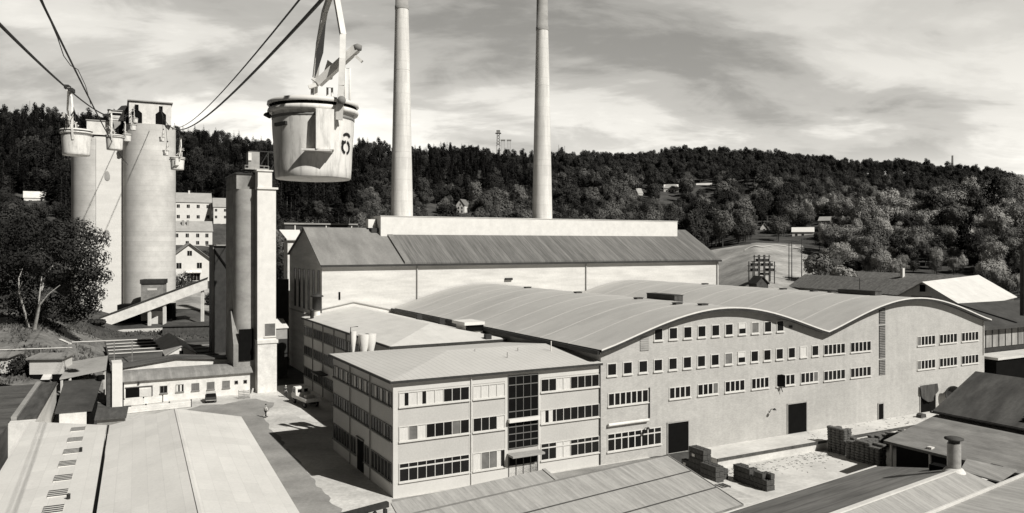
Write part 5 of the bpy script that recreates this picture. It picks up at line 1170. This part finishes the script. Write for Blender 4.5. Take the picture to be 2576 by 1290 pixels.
place('house', 'small house with pale roof left of the hipped roof house', 1605, 1619, 493, 486, 473, 500, 6, (), roof='tilel', turn=R(30))
place('house', 'tiny dim house half hidden in trees right of the bright white house', 1874, 1886, 490, 484, 478, 500, 5, (), roof='tile')
place('cottage', 'white gabled cottage above the meadow', 1912, 1932, 584, 574, 561, 380, 8, [(.5, .2, 1, 1.2)], ridge='y', roof='white')
place('house', 'low white house with bright roof at the edge of the wood', 1992, 2046, 596, 583, 572, 350, 7, [(.2, .2, 1, 1), (.5, .2, 1, 1)], roof='white')
place('house', 'pale house with two windows peeping above the wood', 2058, 2088, 574, 555, 545, 385, 7, [(.35, .2, .9, 1.3), (.35, .65, .9, 1.3)], roof='tilel', turn=R(-12))
# masts on the ridge
def mast(u, v0, v1, Y, wb, lab, platform=False):
    q = pY(u, v1, Y); h = (v1-v0)/FL*Y; t = thing('lattice_mast', lab, 'mast', (q.x, q.y, q.z)); mb = MB()
    for sx in (-1, 1):
        for sy in (-1, 1): mb.beam((sx*wb/2, sy*wb/2, -20), (sx*wb*.28, sy*wb*.28, h), .35, .35)
    n = 5
    for i in range(n):
        z0 = h*i/n; k0 = wb*(.5-.22*i/n); k1 = wb*(.5-.22*(i+1)/n)
        for sy in (-1, 1): mb.beam((-k0, sy*k0, z0), (k1, sy*k1, z0+h/n), .25, .25); mb.beam((k0, sy*k0, z0), (-k1, sy*k1, z0+h/n), .25, .25)
    mb.build('lattice', 'concrete_dd', t)
    if platform:
        mb = MB(); mb.box(-wb*.7, wb*.7, -wb*.7, wb*.7, h*.86, h*.9); mb.box(-wb*.45, wb*.45, -wb*.45, wb*.45, h*.9, h*1.1); mb.build('platform', 'concrete_dd', t)
    return t
mast(1253, 331, 366, 655, 3.4, 'lattice tower with platform on the hill crest between the chimneys', True)
mast(2395, 391, 410, 615, 1.0, 'short lattice mast on the right hill crest')
q = pY(1270, 364, 655); t = thing('roof_platform', 'two low canopies beside the lattice tower on the crest', 'lookout', (q.x, q.y, q.z))
mb = MB()
for x in (-1.8, 3.2): mb.box(x-1.8, x+2.0, -1, 1, 3.2, 4.2); mb.box(x-1, x-.7, -.2, .2, -15, 3.199); mb.box(x+.9, x+1.2, -.2, .2, -15, 3.199)
mb.build('canopy', 'concrete_dd', t)
for u, v0, v1, Y, lab in ((75, 253, 285, 548, 'thin pole above the trees at the far left of the crest'), (1405, 364, 382, 650, 'thin pole on the crest right of the right chimney'), (1420, 367, 382, 650, 'second thin pole on the crest right of the right chimney')):
    q = pY(u, v1, Y); t = thing('mast_pole', lab, 'mast', q); mb = MB(); mb.lathe([(.22, -15), (.15, (v1-v0)/FL*Y)], 6); mb.build('post', 'concrete_dd', t)
# lamp posts seen over the brick hall: none
# ---------------------------------------------------------------- trees
def leaves(mb, blobs, n, size, r, m=1, flat=.75, up=.25):
    """n small leaf-cluster faces spread over the shells of the blobs (x, y, z, rx, rz)"""
    wts = [b[3]*b[3] for b in blobs]; tot = sum(wts); out_v = []; out_f = []
    for bi, b in enumerate(blobs):
        for _ in range(max(3, int(n*wts[bi]/tot))):
            d = Vector((r.gauss(0, 1), r.gauss(0, 1), r.gauss(0, 1)+.15)).normalized()
            k = r.uniform(.62, 1.06) if r.random() < .85 else r.uniform(.3, .7)
            p = Vector((b[0]+d.x*b[3]*k, b[1]+d.y*b[3]*k, b[2]+d.z*b[4]*k))
            nn = (d*2.1+Vector((r.uniform(-1, 1), r.uniform(-1, 1), r.uniform(-1, 1)+up))*.38).normalized()
            a = nn.orthogonal().normalized(); c = nn.cross(a); th = r.uniform(0, 6.28)
            a, c = a*math.cos(th)+c*math.sin(th), c*math.cos(th)-a*math.sin(th)
            s = size*r.uniform(.6, 1.35); o = len(out_v)
            out_v += [p-a*s*.5, p+c*s*.32-a*s*.1, p+a*s*.55, p-c*s*.34+a*s*.05]; out_f.append((o, o+1, o+2, o+3))
    mb.add(out_v, out_f, m)
def round_blobs(h, w, r, n=9, low=.3):
    bl = [(0, 0, h*.58, w*.40, h*.36)]
    for i in range(n):
        a = i*2.4+r.uniform(-.5, .5); f = r.uniform(-.35, .95); z = h*(.58+.31*f); k = w*.33*math.sqrt(max(.05, 1-f*f))*r.uniform(.75, 1.15)
        s = w*r.uniform(.13, .21); bl.append((k*math.cos(a), k*math.sin(a), z, s, s*r.uniform(.8, 1.05)))
    return bl
def broad_mesh(seed, h=11.0, w=9.0, n=1300, size=.75, leaf='leafm', nb=11, trunk=True, low=.26):
    r = random.Random(seed); mb = MB()
    mb.tube([(0, 0, -1.5), (.1, .05, h*.35), (0, .1, h*.7)], .28, 6, 0, .08)
    bl = round_blobs(h, w, r, nb, low)
    for b in bl[1:5]: mb.tube([(0, 0, h*.3), (b[0]*.9, b[1]*.9, b[2])], .12, 5, 0, .04)
    leaves(mb, bl, n, size, r)
    return mb.mesh('broadleaf_tree', ['bark', leaf])
def spruce_mesh(seed, h=13.0, w=4.6, n=700, size=.8):
    r = random.Random(seed); mb = MB(); mb.tube([(0, 0, -1.5), (0, 0, h*.97)], .22, 5, 0, .03); V = []; Fs = []
    for i in range(n):
        t = 1-math.sqrt(r.random()); t = min(.985, t); tier = .75+.35*((t*11) % 1.0 < .55)
        rad = (1-t)**.85*w/2*tier*r.uniform(.55, 1.08)+.05; a = r.uniform(0, 6.283); z = h*(.08+.92*t)
        p = Vector((rad*math.cos(a), rad*math.sin(a), z)); o_ = Vector((math.cos(a), math.sin(a), -.55)).normalized()
        sd = Vector((-math.sin(a), math.cos(a), r.uniform(-.3, .3))); s = size*r.uniform(.6, 1.2)*(1.05-.55*t); k = len(V)
        V += [p-o_*s*.6, p+sd*s*.3, p+o_*s*.7, p-sd*s*.3]; Fs.append((k, k+1, k+2, k+3))
    mb.add(V, Fs, 1); return mb.mesh('spruce_tree', ['bark', 'needle'])
def pine_mesh(seed, h=12.0):
    r = random.Random(seed); mb = MB(); mb.tube([(0, 0, -1.5), (.15, 0, h*.5), (0, .1, h*.9)], .22, 5, 0, .05)
    bs = [(r.uniform(-1.2, 1.2), r.uniform(-1.2, 1.2), h*(.42+.09*i), 2.5-.22*i, 1.5) for i in range(6)]
    leaves(mb, bs, 900, .66, r); return mb.mesh('pine_tree', ['bark', 'needle'])
MESH = {'b': [broad_mesh(10+i, 11, 8.8+i % 3, 4200, .40, 'leafb', 9) for i in range(5)],
        'm': [broad_mesh(30+i, 11, 8.2+i % 3, 3000, .45, 'leafm', 9) for i in range(5)],
        'd': [broad_mesh(50+i, 11, 8.4+i % 2, 2000, .54, 'leafd', 8) for i in range(4)],
        's': [spruce_mesh(70+i, 11+i, 5.2+.6*i, 800) for i in range(3)]+[pine_mesh(80+i) for i in range(2)]}
HOUSES = [(87, 497, 330, 32), (1160, 520, 430, 26), (1094, 541, 425, 13), (1687, 480, 530, 24), (1769, 476, 540, 24), (1612, 486, 500, 11), (1880, 487, 500, 8), (1922, 575, 380, 22),
          (2019, 588, 350, 34), (2073, 561, 385, 20), (1686, 502, 524, 24)]
def blocked(X, Y, top):
    u = UC+FL*X/Y; gz = ground_z(X, Y); vt = VH-(gz+top-CH)*FL/Y
    if u > 385 and u < 615 and Y < 352 : return True
    if 1760 < u < 2092-max(0, Y-240)*.6 and Y < 306 : return True
    for hu, hv, hY, hw in HOUSES:
        if Y < hY+6 and abs(u-hu) < hw*.85+top*.22*FL/Y and vt < hv-1 and Y > hY-175: return True
        if abs(Y-hY) < 8 and abs(u-hu) < hw+6: return True
    return False
def kind_at(u, Y, rel, r):
    n = noise.noise(Vector((u/140, Y/45, 3.3)))
    if u > 1985 and Y < 430:
        q_ = r.random(); return 's' if q_ > .95 else 'd' if q_ > .84-n*.3 else 'b' if q_ < .58+n*.8 else 'm'
    if u < 900:
        if Y > 300 or u < 330: return 's' if r.random() < .8 else 'd'
        return 'm' if r.random() < .6 else 'd'
    top = .80 if u < 1350 else .93
    if rel > top-.1+n*.12: return 's' if u < 1400 and r.random() < .75 else 'd'
    if rel < .62: return 'm' if r.random() < .72+n*.6 else 'd'
    return 'd' if r.random() < .55-n*.9 else 'm'
r = random.Random(11); TREES = []
Y = 186.0
while Y < 715:
    st = 5.6 if Y < 330 else 6.6 if Y < 460 else 7.4
    X = -.86*Y
    while X < .88*Y:
        x = X+r.uniform(-.45, .45)*st; y = Y+r.uniform(-.45, .45)*st; u = UC+FL*x/y
        crest = 550 if u < 720 else 580 if u < 1000 else 650 if u < 1750 else 640 if u < 1950 else 610
        rel = y/crest; X += st
        y0 = 285 if u < 60 else 292 if u < 385 else 352 if u < 615 else 250 if u < 950 else 232 if u < 1700 else 275 if u < 2000 else 238 if u < 2470 else 190
        if y < y0 or y > crest+60: continue
        kd = kind_at(u, y, rel, r); sc = (r.uniform(.62, 1.0) if r.random() < .6 else r.uniform(.95, 1.38))*(1.0 if kd != 's' else 1.12)*(1.02 if u > 2000 and y < 430 else .85 if u > 2000 else 1)
        if u > 1990 and y < 300: sc *= max(.6, .75+.25*(y-238)/62)
        if y < y0+14: sc *= .8
        if rel > .8: sc = max(.78, min(sc, 1.0))
        if blocked(x, y, 12*sc): continue
        # thin out what the slope in front hides
        TREES.append((x, y, ground_z(x, y)-.2, kd, r.randrange(20), sc, r.uniform(0, 6.283), (sc*r.uniform(.74, 1.2), sc*r.uniform(.74, 1.2), sc*r.uniform(.8, 1.3))))
    Y += st*.88
vis = [t for t in TREES if -60 < UC+FL*t[0]/t[1] < 2640]
def hidden(t):
    u = UC+FL*t[0]/t[1]; vt = VH-(t[2]+12*t[5]-CH)*FL/t[1]
    if 955 < u < 1706 and vt > 548: return True
    if 725 < u < 955 and vt > 575: return True
    if 187 < u < 437 and vt > 300: return True
    if 573 < u < 693 and vt > 440: return True
    return False
near = sorted([t for t in vis if t[3] in 'bm' and not hidden(t)], key=lambda t: t[1]/t[5])[:260]
nears = set(id(t) for t in near)
GRP = {'b': ('pale sunlit broadleaf tree in the wood at the right', 'pale trees in the right hand wood'), 'm': ('mid grey broadleaf tree at the foot of the forested hill', 'broadleaf trees at the foot of the hill')}
def wood_label(t):
    u = UC+FL*t[0]/t[1]
    if t[3] == 'b': return GRP['b']
    if u > 1985: return ('darker broadleaf tree between the pale trees of the right hand wood', 'darker trees in the right hand wood')
    if u > 1400: return ('broadleaf tree on the lower slope behind the right half of the big hall', 'trees behind the right half of the hall')
    if u > 900: return ('broadleaf tree near the white gabled house between the chimneys', 'trees between the chimneys')
    return ('broadleaf tree on the slope behind the silos and elevator tower', 'trees behind the silos')
for t in near:
    o = bpy.data.objects.new('broadleaf_tree', MESH[t[3]][t[4] % len(MESH[t[3]])]); COL.objects.link(o)
    o.location = t[:3]; o.rotation_euler[2] = t[6]; o.scale = t[7]; lab, grp = wood_label(t); tag(o, lab, 'tree', grp)
# the rest of the wood: one mass, instanced
protos = bpy.data.collections.new('forest_prototypes'); order = {}
idx = 0
for kd in 'bdms':
    for i, me in enumerate(MESH[kd]):
        o = bpy.data.objects.new('p%02d' % idx, me); protos.objects.link(o); order[(kd, i)] = idx; idx += 1
far = [t for t in TREES if id(t) not in nears]
me = bpy.data.meshes.new('hillside_forest'); me.from_pydata([t[:3] for t in far], [], [])
at = me.attributes.new('kind', 'INT', 'POINT'); at.data.foreach_set('value', [order[(t[3], t[4] % len(MESH[t[3]]))] for t in far])
at = me.attributes.new('turn', 'FLOAT_VECTOR', 'POINT'); at.data.foreach_set('vector', [c for t in far for c in (0, 0, t[6])])
at = me.attributes.new('size', 'FLOAT_VECTOR', 'POINT'); at.data.foreach_set('vector', [c for t in far for c in t[7]])
fo = bpy.data.objects.new('hillside_forest', me); COL.objects.link(fo)
tag(fo, 'dark mixed forest covering the hills behind the factory', 'forest', kind='stuff')
ng = bpy.data.node_groups.new('forest', 'GeometryNodeTree')
ng.interface.new_socket('Geometry', in_out='INPUT', socket_type='NodeSocketGeometry'); ng.interface.new_socket('Geometry', in_out='OUTPUT', socket_type='NodeSocketGeometry')
N = ng.nodes; gi = N.new('NodeGroupInput'); go = N.new('NodeGroupOutput'); ip = N.new('GeometryNodeInstanceOnPoints'); ci = N.new('GeometryNodeCollectionInfo')
ci.inputs['Collection'].default_value = protos; ci.inputs['Separate Children'].default_value = True; ci.inputs['Reset Children'].default_value = True
def nattr(nm, ty):
    n = N.new('GeometryNodeInputNamedAttribute'); n.data_type = ty; n.inputs['Name'].default_value = nm
    return [s for s in n.outputs if s.enabled and s.name == 'Attribute'][0]
Lk = ng.links.new
Lk(gi.outputs[0], ip.inputs['Points']); Lk(ci.outputs[0], ip.inputs['Instance']); ip.inputs['Pick Instance'].default_value = True
Lk(nattr('kind', 'INT'), ip.inputs['Instance Index']); Lk(nattr('turn', 'FLOAT_VECTOR'), ip.inputs['Rotation']); Lk(nattr('size', 'FLOAT_VECTOR'), ip.inputs['Scale']); Lk(ip.outputs[0], go.inputs[0])
fo.modifiers.new('forest', 'NODES').node_group = ng
# near trees and shrubs with parts of their own
def big_tree(name, lab, loc, trunks, blobs, n, size, leaf, bark, seed, cat='tree', group=None):
    t = thing(name, lab, cat, loc, 0, group); r = random.Random(seed)
    mb = MB()
    for pts, r0, r1 in trunks: mb.tube(pts, r0, 8, 0, r1)
    mb.build('trunk', bark, t); mb = MB(); leaves(mb, blobs, n, size, r, 0); mb.build('crown', leaf, t)
    return t
def bl(pts): return [(x, y, z, s, s*.85) for x, y, z, s in pts]
Yb = 141.0; kb = Yb/FL
def rel(u, v, oy=0): return ((u-85)*kb, oy, (832-v)*kb)
def ub(lst):  # photo blobs (u, v, radius px, depth offset) around the birch at u=85
    return [((u-85)*kb, oy, (832-v)*kb, rr*kb, rr*kb*.85) for u, v, rr, oy in lst]
base = pY(85, 832, Yb); base.z -= .2
big_tree('birch_tree', 'right leaning birch with pale forked trunk, its crown reaching over the left silo', base,
         [([rel(85, 834), rel(100, 800, -1), rel(118, 765, -2.4), rel(134, 715, -3.2), rel(138, 690, -3), rel(146, 660, -1)], .34, .10), ([rel(118, 765, -2.4), rel(146, 735, -3), rel(175, 712, -3)], .16, .06), ([rel(100, 800, -1), rel(128, 740, -3.4), rel(132, 690, -3.2)], .2, .08)],
         ub([(150, 610, 50, 0), (205, 620, 44, -1), (245, 650, 40, -1), (262, 690, 28, -1), (225, 700, 40, 0), (190, 660, 44, 1), (150, 580, 40, 1), (190, 575, 40, 1), (235, 600, 36, 1), (250, 735, 26, -1), (205, 750, 34, 1), (170, 710, 40, 3.2), (150, 760, 34, 3), (185, 790, 28, 2.6), (225, 770, 26, 1), (130, 655, 34, -3.6), (165, 680, 30, -3.4), (95, 700, 30, 1.5), (110, 790, 34, 3.4), (150, 795, 30, 3.2), (60, 780, 36, 4), (240, 680, 22, -2.5), (200, 640, 26, -2.8)]), 12000, .42, 'leafn', 'birch', 1)
base2 = pY(72, 818, Yb+1.5)
big_tree('birch_tree', 'left birch with thin upright pale trunk at the left edge', base2,
         [([(0, 0, -.3), (-.1, -1.2, 3), (-.25, -2.3, 6), (-.05, -2.8, 8.6), (.2, -1.6, 11)], .22, .07), ([(-.25, -2.3, 6.6), (.5, -2.6, 8.0)], .1, .05)],
         [(x+.9, y, z-.9, s, sz) for x, y, z, s, sz in ub([(40, 600, 52, 0), (85, 585, 48, -1), (10, 640, 50, 0), (55, 650, 48, 1), (100, 640, 46, 2), (20, 700, 46, 2), (60, 720, 42, 3), (105, 700, 40, 3), (5, 570, 40, 1), (60, 555, 40, 1), (115, 760, 30, 3.4), (30, 760, 36, 3), (70, 655, 36, -3.4), (35, 680, 34, -3), (95, 640, 30, -3), (20, 790, 34, 3.4), (75, 790, 32, 3.6), (0, 740, 36, 1)])], 11000, .42, 'leafn', 'birch', 2)
base3 = pY(-40, 825, Yb+2)
big_tree('oak_tree', 'dark bushy tree cut by the left edge of the photo', base3, [([(0, 0, -.3), (.2, 0, 6), (0, 0, 11)], .4, .1)],
         bl([(0, 0, 12, 4.5), (3, -1, 9, 3.6), (-3, 0, 9, 4), (2.6, 0, 14, 3), (-2, 0, 15, 3.4), (3.5, 0, 5.5, 3), (0, -1, 5, 3)]), 4500, .6, 'leafd', 'bark', 3)
for i, (u, v, h, w, Y, leaf, lab) in enumerate(((40, 590, 16, 9, 210, 'leafd', 'dark tall tree behind the birches at the left'), (110, 585, 15, 9, 222, 'leafd', 'dark round tree behind the birches, nearer the left silo'), (165, 560, 14, 9, 236, 'leafd', 'dark tree just left of the left silo'), (20, 560, 15, 9, 240, 'leafd', 'dark tree below the small white hill house'), (-60, 600, 17, 11, 215, 'leafd', 'dark tree beyond the left edge'), (98, 556, 6.2, 10, 292, 'leafd', 'low dark tree just below the small white hill house'),
        (800, 566, 8.5, 5.5, 262, 'leafm', 'mid grey tree left of the left chimney behind the overhead gallery'), (878, 558, 7.5, 4.2, 275, 'leafm', 'slender grey tree left of the left chimney'), (2118, 686, 7.5, 8.5, 214, 'leafb', 'pale round tree standing at the front of the right hand wood'), (2058, 690, 10, 9, 220, 'leafm', 'dark rounded tree left of the pale round tree'))):
    q = pY(u, v, Y); q.z = min(q.z, ground_z(q.x, q.y)) if u < 700 or u > 2000 else q.z
    if u > 2000: q.z = ground_z(q.x, q.y); 
    r_ = random.Random(90+i)
    big_tree('broadleaf_tree', lab, q, [([(0, 0, -1.5), (.1, 0, h*.4), (0, 0, h*.75)], .3, .08)], round_blobs(h, w, r_, 12, .2), 2600, .6, leaf, 'bark', 200+i)
for i, (u, v, Y, h, w, lab) in enumerate(((25, 944, 119, 3.2, 4.5, 'dark shrub between the two pale huts'), (58, 946, 119, 2.6, 3.4, 'low dark shrub left of the pale hut'), (210, 905, 127, 2.2, 5.5, 'low dark shrub along the pipe behind the canopy'), (20, 905, 122, 2.0, 8, 'long dark shrub under the lower white pipe'), (120, 890, 124, 1.6, 6, 'shrub above the pale hut under the white pipe'),
        (455, 708, 240, 6.0, 5, 'round dark bush before the white villa'), (505, 660, 262, 5, 7, 'dark bush at the right corner of the white villa'), (520, 632, 275, 4, 9, 'dark hedge below the middle white house'), (425, 770, 196, 3, 4, 'bush beside the conveyor gallery post'), (560, 600, 292, 3, 10, 'dark hedge right of the middle white house'), (240, 818, 172, 1.6, 4, 'low weeds at the left end of the conveyor gallery'), (530, 670, 215, 4, 3, 'dark bush against the dark bin tower'))):
    q = pY(u, v, Y); q.z = min(q.z, ground_z(q.x, q.y)); r_ = random.Random(140+i)
    t = thing('shrub', lab, 'shrub', q); mb = MB(); mb.tube([(0, 0, -.5), (0, 0, h*.6)], .08, 5, 0, .03); mb.build('stem', 'bark', t)
    bs_ = [(r_.uniform(-.5, .5)*w*.8, r_.uniform(-.4, .4)*w*.6, h*r_.uniform(.3, .6), h*.42, h*.4) for _ in range(7)]
    mb = MB(); leaves(mb, bs_, 900, .34 if Y < 150 else .5, r_, 0); mb.build('foliage', 'leafd', t)
# rough grass and weeds on the near slope: uncountable
mb = MB(); r_ = random.Random(5)
for _ in range(9000):
    u = r_.uniform(-30, 540); Yg = r_.uniform(104, 178)
    x, y = (u-UC)/FL*Yg, Yg; a, b = toab((x, y))
    if a > -23 and b < 104: continue
    z = ground_z(x, y)
    if z < .3: continue
    n_ = noise.noise(Vector((x/7, y/7, 0)))
    if n_ < -.1: continue
    h = r_.uniform(.15, .55)*(1+n_); an = r_.uniform(0, 6.28); c, s = math.cos(an)*.22, math.sin(an)*.22; k = len(mb.v)
    mb.add([(x-c, y-s, z-.05), (x+c, y+s, z-.05), (x+c*.5+r_.uniform(-.1, .1), y+s*.5, z+h), (x-c*.5, y-s*.5+r_.uniform(-.1, .1), z+h*.9)], [(0, 1, 2, 3)], 0)
tag(mb.build('weeds', 'leafm'), 'rough grass and weeds on the slope under the birches', 'weeds', kind='stuff')

# ---------------------------------------------------------------- light, sky, camera
SKY_SEED, SKY_GAIN = 2.0, 1.88
SUN_EL = R(42); SX, SY = .765, -.645
sun = bpy.data.lights.new('sun', 'SUN'); sun.energy = 4.9; sun.angle = R(.5); sun.color = (1, .975, .92)
so_ = bpy.data.objects.new('sun', sun); COL.objects.link(so_); so_.location = (60, -60, 120)
so_.rotation_euler = Vector((-SX*math.cos(SUN_EL), -SY*math.cos(SUN_EL), -math.sin(SUN_EL))).to_track_quat('-Z', 'Y').to_euler()
wd = bpy.data.worlds.new('World'); SC.world = wd; wd.use_nodes = True; nt = wd.node_tree; nt.nodes.clear()
out = nt.nodes.new('ShaderNodeOutputWorld'); bg = nt.nodes.new('ShaderNodeBackground'); sky = nt.nodes.new('ShaderNodeTexSky')
sky.sky_type = 'NISHITA'; sky.sun_disc = False; sky.sun_elevation = SUN_EL; sky.sun_rotation = math.atan2(SX, SY); sky.air_density = 1.0; sky.dust_density = 1.0
bw = nt.nodes.new('ShaderNodeRGBToBW'); nt.links.new(sky.outputs[0], bw.inputs[0])
tc = nt.nodes.new('ShaderNodeTexCoord'); sp = nt.nodes.new('ShaderNodeSeparateXYZ'); nt.links.new(tc.outputs['Generated'], sp.inputs[0])
def math_(op, a, b=None):
    n = nt.nodes.new('ShaderNodeMath'); n.operation = op
    for i, q in enumerate((a, b)):
        if q is None: continue
        if isinstance(q, (int, float)): n.inputs[i].default_value = q
        else: nt.links.new(q, n.inputs[i])
    return n.outputs[0]
def ramp(fac, pts):
    n = nt.nodes.new('ShaderNodeValToRGB'); cr = n.color_ramp; cr.interpolation = 'EASE'
    while len(cr.elements) < len(pts): cr.elements.new(.5)
    for e, (p, v) in zip(cr.elements, pts): e.position = p; e.color = (v, v, v, 1)
    nt.links.new(fac, n.inputs[0]); return n.outputs[0]
# a broken cloud deck, bright ahead; added darkness overhead and behind, unseen, cuts fill light
zc2 = math_('MAXIMUM', sp.outputs['Z'], 0.0); zz = math_('ADD', zc2, .30)
cb_ = nt.nodes.new('ShaderNodeCombineXYZ'); nt.links.new(math_('DIVIDE', sp.outputs['X'], zz), cb_.inputs[0]); nt.links.new(math_('DIVIDE', sp.outputs['Y'], zz), cb_.inputs[1]); cb_.inputs[2].default_value = SKY_SEED
def wn(scale, detail, rough, dist=0.0, stretch=(1, 1, 1)):
    mp = nt.nodes.new('ShaderNodeMapping'); mp.inputs['Scale'].default_value = stretch; nt.links.new(cb_.outputs[0], mp.inputs[0])
    n = nt.nodes.new('ShaderNodeTexNoise'); n.inputs['Scale'].default_value = scale; n.inputs['Detail'].default_value = detail; n.inputs['Roughness'].default_value = rough; n.inputs['Distortion'].default_value = dist
    nt.links.new(mp.outputs[0], n.inputs['Vector']); return n.outputs['Fac']
n1 = wn(1.5, 6, .5, .5, (.7, 1, 1)); n2 = wn(4.6, 6, .6, .6, (.6, 1, 1))
n3 = wn(13.0, 5, .65, .8, (.45, 1, 1))
cl = math_('ADD', math_('ADD', math_('MULTIPLY', n1, .70), math_('MULTIPLY', n2, .24)), math_('MULTIPLY', n3, .06))
dens = ramp(cl, [(.40, .42), (.47, .62), (.53, .88), (.58, 1.0)])
deck = math_('ADD', dens, math_('MULTIPLY', ramp(sp.outputs['Z'], [(.03, 1.0), (.14, 0.0)]), math_('MULTIPLY', math_('SUBTRACT', 1.0, dens), .75)))
over = ramp(sp.outputs['Z'], [(.0, 1.0), (.12, .76), (.32, .80), (.55, .11), (1.0, .08)])
ahead = ramp(math_('ADD', math_('MULTIPLY', sp.outputs['Y'], .5), .5), [(.0, .11), (.55, .11), (.86, 1.0)])
lum = math_('MULTIPLY', math_('MULTIPLY', math_('MULTIPLY', bw.outputs[0], deck), math_('MULTIPLY', over, ahead)), SKY_GAIN)
vm = nt.nodes.new('ShaderNodeVectorMath'); vm.operation = 'SCALE'; vm.inputs[0].default_value = (1, .97, .90); nt.links.new(lum, vm.inputs['Scale'])
nt.links.new(vm.outputs[0], bg.inputs['Color']); bg.inputs['Strength'].default_value = .15; nt.links.new(bg.outputs[0], out.inputs[0])
cam = bpy.data.cameras.new('camera'); co = bpy.data.objects.new('camera', cam); COL.objects.link(co)
co.location = (0, 0, CH); co.rotation_euler = (R(90), 0, 0)
cam.sensor_width = 36; cam.lens = 36*FL/2575.0; cam.shift_y = (VH-645)/2575.0; cam.clip_start = .5; cam.clip_end = 6000
SC.camera = co
vs_ = SC.view_settings; vs_.view_transform = 'Standard'; vs_.look = 'None'; vs_.exposure = 0.22; vs_.gamma = 1.0; vs_.use_curve_mapping = False
SC.cycles.max_bounces = 6; SC.cycles.diffuse_bounces = 3; SC.cycles.glossy_bounces = 2; SC.cycles.transparent_max_bounces = 4
